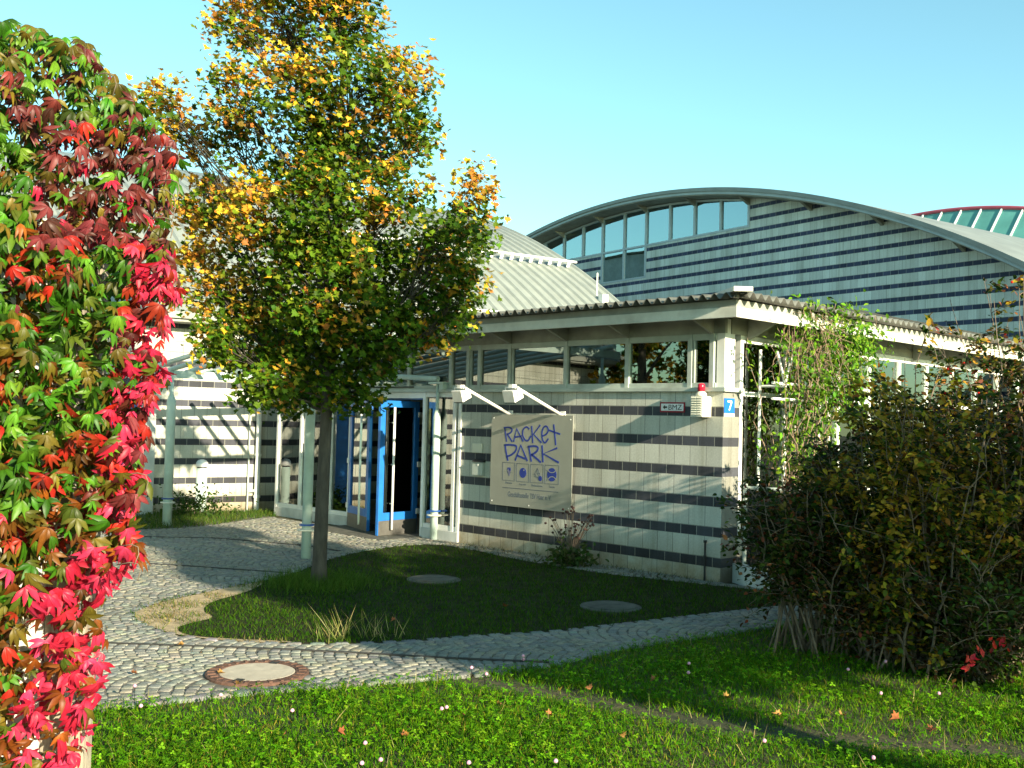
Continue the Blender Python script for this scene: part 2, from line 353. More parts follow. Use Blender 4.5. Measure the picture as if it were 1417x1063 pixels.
sc3 = np.stack([rng.uniform(.073, .087, N), rng.uniform(.075, .087, N), np.full(N, .042)], 1)
cS = (.9+.13*np.sin(pp[:, 0]*.9+1.2*np.sin(pp[:, 1]*.8))*np.sin(pp[:, 1]*1.3))[:, None]*pick([(.25, .25, .21), (.22, .225, .195), (.27, .262, .21), (.20, .205, .185), (.26, .245, .19)], N, jit=.07)
scatter('cobble_paving', tv, tf, np.c_[pp, np.full(N, .013)+rng.normal(0, .0025, N)], rz, sc3, cS, m_sett, kind='structure')
# dark drainage seams crossing the setts
m_seam = M('dark_seam', (.035, .034, .032), .9, .3, 20)
for pts in ([(120, 893), (400, 903), (640, 916), (760, 921)], [(150, 744), (300, 747), (420, 757), (470, 765)], [(150, 779), (260, 786), (400, 796)]):
    P = [gnd(x, y) for x, y in pts]; mb = MB()
    for i in range(len(P)-1):
        d = P[i+1]-P[i]; L = np.linalg.norm(d); d /= L; nrm = np.array([-d[1], d[0], 0]); c = (P[i]+P[i+1])/2; c[2] = .028
        mb.obox(c, d*L/2, nrm*.016, np.array([0, 0, .0035+.001*i]))
    mb.build('paving_seam', m_seam, kind='structure')
# edging setts round the island
ed = []
for poly, closed in ((ISL, True), (low, False)):
    n = len(poly)
    for i in range(n if closed else n-1):
        a, b = poly[i], poly[(i+1) % n]; L = np.hypot(*(b-a)); k = max(1, int(L/.15))
        for j in range(k):
            q = a+(b-a)*(j+.5)/k; ed.append((*q, math.atan2(*(b-a)[::-1])))
ed = np.array(ed); ed = ed[(ed[:, 1] < 16.5) & (ed[:, 1] > 5) & (ed[:, 0] < 5)]
# keep the wall side of the island free of edging
wl = np.array([PAV.loc((x, y, 0))[1] for x, y in ed[:, :2]]); ed = ed[wl < -.5]
N = len(ed); rz = np.zeros((N, 3, 3)); an = ed[:, 2]+rng.normal(0, .05, N)
rz[:, 0, 0] = np.cos(an); rz[:, 1, 0] = np.sin(an); rz[:, 0, 1] = -np.sin(an); rz[:, 1, 1] = np.cos(an); rz[:, 2, 2] = 1
scatter('edging_setts', tv, tf, np.c_[ed[:, :2], np.full(N, .012)], rz, np.stack([rng.uniform(.12, .145, N), rng.uniform(.085, .1, N), np.full(N, .06)], 1), pick([(.21, .21, .195), (.18, .185, .17), (.23, .23, .21)], N, jit=.12), m_sett, kind='structure')
isl_ground = flat('island_soil', ISL, .020, M('shade_darkened_soil', (.028, .028, .014), .95, .4, 6, spec=.1, bump=.8), kind='structure')  # soil colour darkened to deepen the shade on the island
m_sand = M('sandy_bare_soil', (.40, .31, .19), .95, .25, 11, bump=.8, spec=.1)
DIRT = smoothpoly(poly_px([(176, 856), (210, 840), (262, 828), (318, 816), (372, 806), (345, 822), (290, 836), (278, 850), (300, 858), (262, 866), (240, 874), (262, 885), (340, 889), (420, 892), (360, 894), (290, 889), (226, 879)]), 2)
flat('bare_soil_patch', DIRT, .026, m_sand, kind='structure')
m_gravel = M('wall_foot_gravel', (.21, .20, .17), .95, .35, 30, bump=1, spec=.2)
MB().add([PAV.wor(-5.0, -.02, .016), PAV.wor(.1, -.02, .016), PAV.wor(.1, -.42, .016), PAV.wor(-5.0, -.48, .016)], [(0, 3, 2, 1)]).build('wall_foot_strip', m_gravel, kind='structure')
WORN = [gnd(x, y)[:2] for x, y in ((660, 945), (800, 968), (960, 1000), (1120, 1020), (1260, 1034), (1417, 1046), (1520, 1056))]

# ------------------------------------------------------------------ pavilion with the sign wall
pav = empty('pavilion', PAV.o, PAV.rz, label='low flat pavilion of pale and dark banded blocks with high window strip and corrugated eaves', cat='building')
LW = 4.97
mb = MB().box(-LW, 0, 0, .36, 0, 2.42); mb.build('banded_wall', m_block_front, pav, bevel=.006)
MB().box(-.34, -.003, .3605, 13, 0, .55).build('base_wall', m_block_side, pav)
sill = MB().box(-10.6, .05, -.05, .12, 2.42, 2.475).box(-.3, .05, .12, .41, 2.42, 2.475).build('window_sill', m_frame, pav, bevel=.005)
# high window strip
US = [.19, .53, 1.58, 2.73, 3.90, 4.58, 4.85, 5.27, 6.35, 7.45, 8.55, 9.65, 10.4]
fr = MB().box(-10.5, -.13, 0, .07, 2.475, 2.535).box(-10.5, -.13, 0, .07, 3.085, 3.165)
for u in US: fr.box(-u-.035, -u+.035, -.012, .082, 2.476, 3.164)
for u in (.53, 3.90, 4.85): fr.box(-u+.05, -u+.075, .0, .06, 2.535, 3.085)
cf = fr.build('clerestory_frame', m_frame, pav, bevel=.004)
for a, b in zip(US[:-1], US[1:]):
    MB().box(-b+.035, -a-.035, .028, .034, 2.535, 3.085).build('clerestory_pane', m_glassc, cf)
colm = MB().box(-.13, -.005, .02, .15, 2.476, 3.35).box(-.055, -.02, .17, .27, 2.476, 3.35).build('corner_column', m_white, pav, bevel=.006)
MB().box(-10.5, -.0, .012, .06, 3.166, 3.42).build('upper_panel', m_panel, pav)
MB().box(-.07, -.0, .16, 13, 3.166, 3.42).build('upper_panel', m_panel, pav)
# soffit with tapered brackets
EO, ES = .6, .57
MB().box(-6.2, ES-.02, -EO+.02, .012, 3.41, 3.43).box(0, ES-.02, .012, 13, 3.41, 3.43).build('soffit', m_panel, pav)
for u in (.19, 1.58, 2.73, 3.90, 5.27):
    MB().prism([(-u-.02, .01, 3.15), (-u-.02, .01, 3.405), (-u-.02, -EO+.03, 3.405), (-u-.02, -EO+.03, 3.36)], (.04, 0, 0)).build('eave_bracket', m_panel, pav)
for y in (.5, 3.0, 5.3, 7.6, 9.9):
    MB().prism([(.005, y, 3.1), (.005, y, 3.405), (ES-.03, y, 3.405), (ES-.03, y, 3.36)], (0, .04, 0)).build('eave_bracket', m_panel, pav)
MB().box(-6.2, ES, -EO, -EO+.03, 3.285, 3.41).box(ES-.03, ES, -EO+.03, 13, 3.285, 3.41).build('fascia_board', m_fascia, pav, bevel=.004)
MB().box(-6.2, ES-.03, -EO+.032, -EO+.055, 3.412, 3.50).box(ES-.058, ES-.032, -EO+.056, 13, 3.412, 3.50).build('upper_fascia', m_panel, pav)
# corrugated hip roof
lam, amp, zE, sl_ = .17, .036, 3.535, math.tan(R(4.5)); xo, yo = .74, -.74
mb = MB(); n8 = 8
def corr_sheet(front):
    mb = MB(); a0, a1 = (-6.3, xo-.02) if front else (yo+.02, 13.2); na = int((a1-a0)/lam*n8); V = []
    for i in range(na+1):
        a = a0+(a1-a0)*i/na; zz = amp*math.cos(2*math.pi*a/lam)
        run = min(4.0, (xo-a) if front else (a-yo))
        for r_ in (0, run):
            V.append((a, yo+r_, zE+zz+sl_*r_) if front else (xo-r_, a, zE+zz+sl_*r_))
    F = [(2*i, 2*i+2, 2*i+3, 2*i+1) if front else (2*i, 2*i+1, 2*i+3, 2*i+2) for i in range(na)]
    o = mb.add(V, F).build('corrugated_roof', m_corr, pav, smooth=True)
    s = o.modifiers.new('thick', 'SOLIDIFY'); s.thickness = .007; return o
corr_sheet(True); corr_sheet(False)
hp = []
for r_ in (-.03, 4.0): hp.append((xo-r_, yo+r_, zE+.055+sl_*r_))
MB().obox((np.array(hp[0])+np.array(hp[1]))/2, (np.array(hp[1])-np.array(hp[0]))/2, np.array([.08, .08, 0]), np.array([0, 0, .03])).build('hip_cap', m_fascia, pav, bevel=.006)
MB().box(-6.2, -.1, 3.2, 13, 3.6, 3.8).build('roof_deck', m_dark, pav)
# side glazing
sf = MB(); ys = [.42, 1.5, 2.42, 2.95, 3.9, 4.9, 5.9, 6.9, 7.9, 8.9, 9.9, 10.9, 12]
sf.box(-.09, -.02, .42, 12, 3.07, 3.165).box(-.09, -.02, .42, 12, .553, .64).box(-.088, -.022, .42, 12, 2.38, 2.44)
for y in ys: sf.box(-.1, -.012, y-.035, y+.035, .552, 3.166)
sfo = sf.build('window_frame', m_white, pav, bevel=.004)
for a, b in zip(ys[:-1], ys[1:]):
    MB().box(-.058, -.052, a+.035, b-.035, .64, 2.38).build('window_pane', m_glass, sfo)
    MB().box(-.058, -.052, a+.035, b-.035, 2.44, 3.07).build('window_pane', m_glass, sfo)
for y, wd in ((3.25, .55), (4.2, .75), (5.6, .5), (7.2, .9)):
    cu = MB(); nn = 14; V = []; 
    for i in range(nn+1):
        yy = y+wd*i/nn; xx = -.3+.03*math.sin(i*2.2); V += [(xx, yy, .7), (xx, yy, 2.98)]
    cu.add(V, [(2*i, 2*i+1, 2*i+3, 2*i+2) for i in range(nn)]).build('curtain', m_curtain, pav, smooth=True)
# interior: floor, back wall, ceiling
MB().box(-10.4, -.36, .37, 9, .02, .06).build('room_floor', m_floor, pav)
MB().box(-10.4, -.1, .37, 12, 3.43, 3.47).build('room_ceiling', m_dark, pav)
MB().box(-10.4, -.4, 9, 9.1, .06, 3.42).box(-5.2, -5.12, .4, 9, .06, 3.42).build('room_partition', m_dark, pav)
# entrance glazing left of the brick
gl0 = PAV.front(382, 640)[0]; uL = gl0
xs = [PAV.front(p, 640)[0] for p in (384, 416, 457, 484)]; xr = [PAV.front(p, 640)[0] for p in (586, 628)]+[-LW-.03]
zt = 2.42
ef = MB()
for x in xs+xr: ef.box(x-.035, x+.035, -.02, .07, .03, zt)
for a, b in ((xs[0], xs[3]), (xr[0], xr[2])):
    ef.box(a+.035, b-.035, -.012, .062, .185, .26).box(a+.035, b-.035, -.012, .062, zt-.08, zt-.001)
ef.box(xs[3]+.035, xr[0]-.035, -.012, .062, zt-.1, zt-.001)
efo = ef.build('entrance_frame', m_white, pav, bevel=.004)
for a, b in ((xs[0]-.03, xs[3]), (xr[0], -LW-.002)): MB().box(a, b, -.03, .1, 0, .184).build('entrance_plinth', m_concw, pav, bevel=.008)
for a, b in zip(xs[:-1], xs[1:]): MB().box(a+.035, b-.035, .022, .028, .26, zt-.08).build('entrance_pane', m_glass, efo)
for a, b in zip(xr[:-1], xr[1:]): MB().box(a+.035, b-.035, .022, .028, .26, zt-.08).build('entrance_pane', m_glass, efo)
MB().box(xs[3]-.05, xr[0]+.05, -.9, .36, 0, .028).build('door_step', m_conc, pav, bevel=.01)
MB().box(xs[3]+.035, xr[0]-.035, .08, .18, 2.3, 2.42).build('door_header', m_blue, pav)
# return pane on the left end of the glazing
MB().box(xs[0]-.02, xs[0]+.02, .1, 1.6, 0, 2.42).build('return_pane', m_glass, efo)
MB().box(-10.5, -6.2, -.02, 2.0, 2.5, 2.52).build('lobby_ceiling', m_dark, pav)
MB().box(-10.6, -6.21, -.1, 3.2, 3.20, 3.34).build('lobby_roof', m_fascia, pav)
def door(name, x, ang, sgn, lbl, wd=1.0, y0=-.03):
    """leaf hinged at x; sgn +1: leaf runs to +x when closed"""
    h = 2.27; fw = .11
    m = MB()
    def bx(a, b, y0, y1, z0, z1): m.box(min(a*sgn, b*sgn), max(a*sgn, b*sgn), y0, y1, z0, z1)
    bx(0, fw, -.03, .03, .03, h); bx(wd-fw, wd, -.03, .03, .03, h); bx(fw, wd-fw, -.03, .03, h-fw, h); bx(fw, wd-fw, -.03, .03, .27, .40)
    d = m.build('door_leaf', m_blue, pav, bevel=.004); d.location = (x, y0, 0); d.rotation_euler = (0, 0, ang)
    if lbl: d['label'] = lbl
    q = MB(); q.box(min(fw*sgn, (wd-fw)*sgn), max(fw*sgn, (wd-fw)*sgn), -.004, .004, .40, h-fw); q.build('door_pane', m_glassd, d)
    q = MB(); q.box(min(.01*sgn, (wd-.01)*sgn), max(.01*sgn, (wd-.01)*sgn), -.034, .034, .03, .269); q.build('kick_plate', m_steel, d)
    for sy in ((-1, 1)):
        q = MB().tube([(sgn*(wd-.26), sy*.085, .12), (sgn*(wd-.26), sy*.085, 2.16)], .02, 10)
        for z in (.55, 1.2, 1.9): q.tube([(sgn*(wd-.26), sy*.03, z), (sgn*(wd-.26), sy*.085, z)], .011, 6)
        q.build('pull_bar', m_white, d, smooth=True)
    for z in (.35, 1.15, 2.0): MB().box(-.045 if sgn > 0 else -.035, .035 if sgn > 0 else .045, -.05, .05, z, z+.09).build('hinge', m_white, d, bevel=.004)
    return d
fe = PAV.loc(gnd(520.6, 744)); xh = PAV.front(577, 650, .3)[0]; angR = math.atan2(-(fe[1]-.3), -(fe[0]-xh))
door('door', xh, angR, -1, 'open blue glazed door leaf swung out over the paving', math.hypot(fe[0]-xh, fe[1]-.3), .3)
door('door', xs[3]+.06, R(-16), 1, 'nearly closed blue glazed door leaf')

# ------------------------------------------------------------------ vaulted building on the left with banded wall
va = empty('vaulted_building', VAU.o, VAU.rz, label='building with pale barrel roof of ribbed metal and sunlit banded wall left of the entrance', cat='building')
MB().box(-.36, 0, -14, 10.5, 0, 4.02).build('banded_wall', m_block_left, va)
MB().box(.002, .03, -14, 4, 3.79, 3.86).build('wall_top_trim', m_white, va)
MB().box(.001, .012, -14, 4, 3.17, 3.19).build('wall_joint', m_panel, va)
K = 1.41; G = np.array(dep(800, 370, 21.5*K)); G[2] = 0; g = VAU.loc(G); X0, YF = g[0], g[1]
CX, CZ, RV = X0-9.939*K, EYE+(-13.213-1.99)*K, 20.912*K
def zarc(x): return CZ+math.sqrt(RV*RV-(x-CX)**2)
xe = .55
per, ht = .33, .055; yst = []
y = YF; 
while y > -15:
    yst += [(y, 1), (y-.05, 1), (y-.09, 0), (y-per+.04, 0)]; y -= per
th0 = math.asin((xe-CX)/RV); th1 = -th0; NT = 60; V = []
for i in range(NT+1):
    th = th0+(th1-th0)*i/NT
    for (yy, hh) in yst:
        r_ = RV+hh*ht-ht; V.append((CX+r_*math.sin(th), yy, CZ+r_*math.cos(th)))
ny = len(yst); F = [(i*ny+j, i*ny+j+1, (i+1)*ny+j+1, (i+1)*ny+j) for i in range(NT) for j in range(ny-1)]
m_ribs = M('pale_ribbed_roof_metal', (.29, .315, .285), .45, .07, 2.5, metal=.25, dirt=(.36, .38, .34))
vr = MB().add(V, F).build('barrel_roof', m_ribs, va)
s = vr.modifiers.new('thick', 'SOLIDIFY'); s.thickness = .02
# closing gable at the far end and gutter at the eave
gv = [(CX+(RV-.1)*math.sin(th0+(th1-th0)*i/40), YF-.15, CZ+(RV-.1)*math.cos(th0+(th1-th0)*i/40)) for i in range(41)]
gv += [(gv[-1][0], YF-.15, 0), (0, YF-.15, 0)]
MB().prism(gv, (0, -.25, 0)).build('gable', m_concw, va)
MB().box(-.3, xe-.02, -14.5, YF-.5, zarc(xe)-.22, zarc(xe)-.16).box(xe-.06, xe+.05, -14.6, YF-.02, zarc(xe)-.16, zarc(xe)-.03).build('eave_gutter', m_panel, va)
def on_roof(px, py, lift=.0):
    d = ray(px, py); a = VAU.loc(CAM+d)-VAU.loc(CAM); o = VAU.loc(CAM)
    ax, az, ox, oz = a[0], a[2], o[0]-CX, o[2]-CZ; A, B_, C_ = ax*ax+az*az, 2*(ax*ox+az*oz), ox*ox+oz*oz-(RV+lift)**2
    t = (-B_-math.sqrt(B_*B_-4*A*C_))/(2*A); return o+a*t
for (px, py, yL) in ((740, 355.5, YF-9), (700, 433, YF-9)):
    q = on_roof(px, py, .16); mb = MB().tube([(q[0], YF-.15 if py < 400 else q[1]+1.4, q[2]), (q[0], yL, q[2])], .035, 8)
    ytop = YF-.15 if py < 400 else q[1]+1.4
    nrm = np.array([q[0]-CX, 0, q[2]-CZ]); nrm /= np.linalg.norm(nrm)
    yy = YF-.07
    while yy > yL:
        if yy < ytop: mb.obox(np.array([q[0], yy, q[2]])-nrm*.09, nrm*.09, np.array([0, .05, 0]), np.array([nrm[2], 0, -nrm[0]])*.012)
        yy -= per
    mb.build('snow_guard', m_white, va)
q = on_roof(826, 408); MB().tube([(q[0], q[1], q[2]-.6), (q[0], q[1], q[2]+.6)], .02, 8).build('vent_pipe', m_white, va)
q = on_roof(835, 416); MB().box(q[0]-.1, q[0]+.1, q[1]-.1, q[1]+.1, q[2]-.5, q[2]+.16).build('roof_vent_box', m_white, va, bevel=.01)
# pier and blue door on the left
a, b = VAU.side(195, 640, .25), VAU.side(214, 640, .25)
MB().box(0.001, .25, a[1], b[1], 0, 2.3).build('wall_pier', m_concw, va, bevel=.01)
MB().box(0.001, .06, a[1]-1.1, a[1]-.02, 0, 2.25).build('blue_door', m_blue, va, bevel=.006)
for z in (.0,): pass
dp = VAU.side(357, 640, .1)
dn = MB().tube([(.09, dp[1], .02), (.09, dp[1], 2.45), (.09, dp[1], 2.7)], .055, 12)
for z in (.3, 1.15, 2.2): dn.tube([(.09, dp[1], z-.025), (.09, dp[1], z+.025)], .072, 12)
dn.build('downpipe', m_white, va, smooth=False)
MB().tube([(.05, dp[1]-.18, .02), (.05, dp[1]-.18, 2.9)], .018, 8).tube([(.05, dp[1]-.18, .4), (.09, dp[1]-.04, .42)], .03, 8).build('lightning_conductor', m_frame, va)

# ------------------------------------------------------------------ big hall with arched roof
ha = empty('arched_hall', HAL.o, HAL.rz, label='large grey banded hall with a wide arched roof and blue gable glazing behind the pavilion', cat='building')
HC, HZ, HR, OV = -10.763+0.0, -21.762, 31.922, .85
def zh(x, r=HR): return HZ+math.sqrt(max(r*r-(x-HC)**2, 0))
m_block_hall = blockmat('banded_block_hall', 0, HAL.front(1217, 361.2)[2], .3846, pale=(.66, .72, .69), dark=(.05, .065, .12))
wv = [HAL.front(p, 330)[0] for p in (755, 780.7, 807, 834, 864, 894, 927, 961, 997, 1036)]
zb1 = HAL.front(894, 341)[2]; zb2 = HAL.front(864, 389)[2]
def slab(x0, x1, zlow, n=1):
    P = [(x0, 0, zlow), (x1, 0, zlow)]; return P
mb = MB(); xsn = sorted(set(list(np.linspace(-26, 12, 77))+wv+[-24.0]))
for x0, x1 in zip(xsn[:-1], xsn[1:]):
    xm = (x0+x1)/2; zt0, zt1 = zh(x0, HR-.22), zh(x1, HR-.22)
    if wv[3] < xm < wv[5]: zt0 = zt1 = zb2
    elif xm < wv[9]: zt0 = zt1 = zb1
    if zt0 < -1: continue
    mb.prism([(x0, 0, -1), (x0, 0, zt0), (x1, 0, zt1), (x1, 0, -1)], (0, .4, 0))
mb.build('gable_wall', m_block_hall, ha)
wv2 = [wv[0]-1.25*k for k in (6, 5, 4, 3, 2, 1)]+wv
m_hframe = M('pale_blue_grey_frame', (.42, .50, .54), .45, .06, 4)
fr = MB(); HF = HR-.30
for x in wv2: fr.box(x-.045, x+.045, -.03, .08, zb1+.07, zh(x, HF)-.02)
for x in wv[3:6]: fr.box(x-.045, x+.045, -.03, .08, zb2+.07, zb1)
fr.box(wv2[0], wv[9]+.045, -.02, .07, zb1, zb1+.069).box(wv[3]-.045, wv[5]+.045, -.02, .07, zb2, zb2+.069)
for x0, x1 in zip(wv2[:-1], wv2[1:]):
    fr.prism([(x0, -.02, zh(x0, HF)-.03), (x1, -.02, zh(x1, HF)-.03), (x1, -.02, zh(x1, HF)+.04), (x0, -.02, zh(x0, HF)+.04)], (0, .09, 0))
hf = fr.build('gable_window_frame', m_hframe, ha)
for i, (x0, x1) in enumerate(zip(wv2[:-1], wv2[1:])):
    MB().prism([(x0+.045, .03, zb1+.07), (x1-.045, .03, zb1+.07), (x1-.045, .03, zh(x1, HF)-.03), (x0+.045, .03, zh(x0, HF)-.03)], (0, .008, 0)).build('gable_pane', m_glassb, hf)
for x0, x1 in zip(wv[3:5], wv[4:6]):
    MB().box(x0+.045, x1-.045, .03, .038, zb2+.07, zb1).build('gable_pane', m_glassb, hf)
m_hin = M('pale_hall_interior', (.30, .36, .36), .9, .05, 1)
mb = MB()
for x0, x1 in zip(np.linspace(-20, -1, 20)[:-1], np.linspace(-20, -1, 20)[1:]): mb.prism([(x0, 1.6, 0), (x1, 1.6, 0), (x1, 1.6, zh(x1, HR-.25)), (x0, 1.6, zh(x0, HR-.25))], (0, .1, 0))
mb.build('partition', m_hin, ha)
for x in wv2[1::2]: MB().box(x+.25, x+.5, .5, .7, 3, zh(x, HR-.7)).build('post', m_white, ha)
# roof skin with deep edge
NT = 90; xa, xb = 11.5, -30.0; t0, t1 = math.asin((xa-HC)/HR), math.asin((xb-HC)/HR)
m_hroof = M('grey_standing_seam_roof', (.22, .245, .235), .55, .1, 1.2, metal=.2, dirt=(.16, .17, .16))
m_hedge = M('blue_grey_roof_edge', (.34, .42, .45), .45, .08, 3, dirt=(.24, .3, .33))
def arcband(r0, r1, y0, y1, name, mat):
    V = []
    for i in range(NT+1):
        th = t0+(t1-t0)*i/NT; s_, c_2 = math.sin(th), math.cos(th)
        V += [(HC+r0*s_, y0, HZ+r0*c_2), (HC+r1*s_, y0, HZ+r1*c_2), (HC+r1*s_, y1, HZ+r1*c_2), (HC+r0*s_, y1, HZ+r0*c_2)]
    F = []
    for i in range(NT):
        a, b = 4*i, 4*i+4
        for j in range(4): F.append((a+j, a+(j+1) % 4, b+(j+1) % 4, b+j))
    F += [(0, 3, 2, 1), (4*NT, 4*NT+1, 4*NT+2, 4*NT+3)]
    return MB().add(V, F).build(name, mat, ha)
arcband(HR-.12, HR, -OV, 24, 'arched_roof', m_hroof)
arcband(HR-.21, HR-.121, -OV+.06, -OV+.22, 'roof_edge_trim', m_hedge)
arcband(HR-.24, HR-.212, -OV+.10, 24, 'roof_soffit', m_panel)
for i, x in enumerate(wv2[1::2]+[wv[9]+2.55*k for k in (1, 2, 3, 4, 5, 6)]):
    z = zh(x, HR-.242); br = MB(); br.prism([(x-.05, -.02, z-.22), (x-.05, -.02, z+.02), (x-.05, -OV+.3, z+.02)], (.1, 0, 0)); br.build('soffit_bracket', m_panel, ha)

# ------------------------------------------------------------------ glazed vault with red rim far right
HAL2 = Frame(HAL.o+E2*22, HAL.x, HAL.y)
gh = empty('glazed_vault_hall', HAL2.o, HAL2.rz, label='glazed curved roof with a red rim rising behind the big hall at far right', cat='building')
pts = [(1268, 299.5), (1281, 296), (1310, 292.5), (1340, 290.5), (1380, 289.3), (1417, 289.5)]
P = [HAL2.front(x, y) for x, y in pts]; xx = np.array([p[0] for p in P]); zz = np.array([p[2] for p in P]); ww = xx
A = np.c_[2*xx, 2*zz, np.ones(len(xx))]; s_ = np.linalg.lstsq(A, xx**2+zz**2, rcond=None)[0]; cx2, cz2 = s_[0], s_[1]; r2 = math.sqrt(s_[2]+cx2**2+cz2**2)
r2 = min(r2, 60)
spx = 1.05; th2 = [.62*(k/24) for k in range(-24, 25)]
A2 = [(cx2+r2*math.sin(t_), cz2+r2*math.cos(t_)) for t_ in th2]
dy_, dz_ = -4.2, -5.6
gm, bm_, rm = MB(), MB(), MB()
for (x0, z0), (x1, z1) in zip(A2[:-1], A2[1:]): gm.prism([(x0, 0, z0), (x1, 0, z1), (x1, dy_, z1+dz_), (x0, dy_, z0+dz_)], (0, .02, -.03))
NB = int(1.24*r2/spx)
for k in range(NB+1):
    t_ = -.62+1.24*k/NB; x, z = cx2+r2*math.sin(t_), cz2+r2*math.cos(t_); bm_.tube([(x, -.03, z), (x, dy_-.03, z+dz_)], .055, 6)
rm.tube([(x, 0, z+.05) for x, z in A2], .10, 8)
m_gg = M('green_tinted_glazing', (.10, .30, .27), .15, .1, 1, spec=.6, bump=0)
gm.build('sloped_glazing', m_gg, gh); bm_.build('glazing_bars', m_white, gh)
rm.build('roof_rim', M('red_rim_paint', (.42, .075, .11), .4, .05, 3), gh)
rb = MB()
for (x0, z0), (x1, z1) in zip(A2[:-1], A2[1:]): rb.prism([(x0, .03, z0-.05), (x1, .03, z1-.05), (x1, 9, z1-.05), (x0, 9, z0-.05)], (0, 0, -.12))
rb.build('vault_roof', m_hroof, gh)
print('glazed vault', cx2, cz2, r2)
# ------------------------------------------------------------------ small things on and before the front wall
def thing(name, F, x, y, z=0, **k):
    t = empty(name, F.wor(x, y, z), F.rz, **k); t['b'] = (x, y, z); return t
def put(mb, name, mats, t, **k):          # mesh given in frame coordinates, stored relative to its thing
    b = t['b']; mb.v = [(p[0]-b[0], p[1]-b[1], p[2]-b[2]) for p in mb.v]; return mb.build(name, mats, t, **k)
def text(body, mat, name, t, x0, x1, z, y, parent=None, hz=None):
    cu = bpy.data.curves.new('lettering', 'FONT'); cu.body = body; cu.size = 1; cu.extrude = .004
    o = bpy.data.objects.new('lettering', cu); col.objects.link(o); bpy.context.view_layer.update()
    me = bpy.data.meshes.new_from_object(o); bpy.data.objects.remove(o)
    v = np.array([q.co[:] for q in me.vertices]); lo, hi = v.min(0), v.max(0); s = (x1-x0)/(hi[0]-lo[0]); sz = (hz/(hi[1]-lo[1])) if hz else s
    b = t['b']
    for q in me.vertices:
        c = q.co; q.co = ((c[0]-lo[0])*s+x0-b[0], y-c[2]*.3-b[1], (c[1]-lo[1])*sz+z-b[2])
    me.materials.append(mat); p = bpy.data.objects.new(name, me); col.objects.link(p); p.parent = parent or t; return p
YS = -.11
sg = thing('sign_board', PAV, -3.42, YS, .69, label='square grey metal sign with blue lettering and four sport pictograms on the wall', cat='sign')
c4 = [PAV.front(x, y, YS) for x, y in ((680, 571.5), (793, 576.5), (790.5, 711.5), (678, 696.5))]
xl, xr_ = (c4[0][0]+c4[3][0])/2, (c4[1][0]+c4[2][0])/2; zt_, zb_ = (c4[0][2]+c4[1][2])/2, (c4[2][2]+c4[3][2])/2
put(MB().box(xl, xr_, YS, YS+.012, zb_, zt_), 'panel', m_signp, sg, bevel=.003)
mbb = MB()
for x in (xl+.12, xr_-.12):
    for z in (zb_+.15, zt_-.15): put(MB().box(x-.03, x+.03, YS+.013, -.001, z-.03, z+.03), 'spacer', m_frame, sg)
for x, z in ((xl+.05, zb_+.06), (xr_-.05, zb_+.06), (xr_-.05, zt_-.06), (xl+.05, zt_-.06), ((xl+xr_)/2, zb_+.04)):
    put(MB().tube([(x, YS-.004, z), (x, YS, z)], .011, 8), 'screw', m_white, sg)
def sp(x, y): p = PAV.front(680+x/6.646, 560+y/6.646, YS); return np.array([p[0], YS-.003, p[2]])
def ribbon(mb, pts, wd, dep_=.004, px=True):
    P = [sp(*q) for q in pts] if px else [np.array(q) for q in pts]; n = len(P); L, Rr_ = [], []
    for i in range(n):
        d = P[min(i+1, n-1)]-P[max(i-1, 0)]; d /= np.linalg.norm(d)+1e-9; nn = np.array([-d[2], 0, d[0]])
        e = d*wd*.5*(-1 if i == 0 else (1 if i == n-1 else 0)); L.append(P[i]+e+nn*wd/2); Rr_.append(P[i]+e-nn*wd/2)
    for i in range(n-1): mb.prism([L[i], L[i+1], Rr_[i+1], Rr_[i]], (0, .0028, 0))
def curve(pts, k=5):
    P = np.array(pts, float); n = len(P); out = []
    for i in range(n-1):
        p0, p1, p2, p3 = P[max(i-1, 0)], P[i], P[i+1], P[min(i+2, n-1)]
        for j in range(k):
            t = j/k; out.append(.5*((2*p1)+(-p0+p2)*t+(2*p0-5*p1+4*p2-p3)*t*t+(-p0+3*p1-3*p2+p3)*t**3))
    return [tuple(q) for q in out]+[tuple(P[-1])]
lets = [[[(123, 212), (130, 270), (140, 335)], curve([(120, 212), (165, 210), (190, 228), (180, 255), (148, 274)]), [(148, 272), (188, 336)]],
        [[(206, 334), (233, 222), (290, 334)], [(222, 298), (272, 292)]],
        [curve([(346, 222), (322, 206), (292, 232), (289, 285), (312, 326), (338, 330), (362, 292)])],
        [[(371, 204), (381, 346)], [(446, 194), (388, 272), (457, 346)]],
        [curve([(470, 290), (505, 272), (523, 240), (515, 207), (493, 200), (470, 232), (465, 285), (476, 335), (496, 350), (521, 318)])],
        [[(574, 190), (592, 366)], curve([(534, 237), (570, 250), (628, 270)])],
        [[(126, 372), (136, 440), (151, 508)], curve([(124, 372), (180, 370), (228, 382), (226, 420), (190, 458), (142, 478)])],
        [[(222, 506), (271, 373), (328, 512)], [(240, 468), (308, 497)]],
        [[(344, 386), (366, 516)], curve([(340, 386), (400, 382), (428, 396), (418, 430), (372, 462)]), [(374, 460), (450, 526)]],
        [[(467, 384), (474, 522)], [(600, 402), (478, 452), (614, 530)]]]
for k, gl in enumerate(lets):
    mb = MB()
    for st in gl: ribbon(mb, st, .030 if k > 5 else .025)
    put(mb, 'lettering', m_ink, sg)
for bx in ([(106, 530), (217, 538), (214, 703), (104, 693)], [(234, 540), (346, 548), (344, 714), (232, 704)], [(364, 549), (480, 555), (477, 722), (360, 716)], [(497, 556), (622, 563), (618, 735), (494, 727)]):
    mb = MB(); ribbon(mb, bx+[bx[0]], .009); put(mb, 'pictogram_frame', m_inkg, sg)
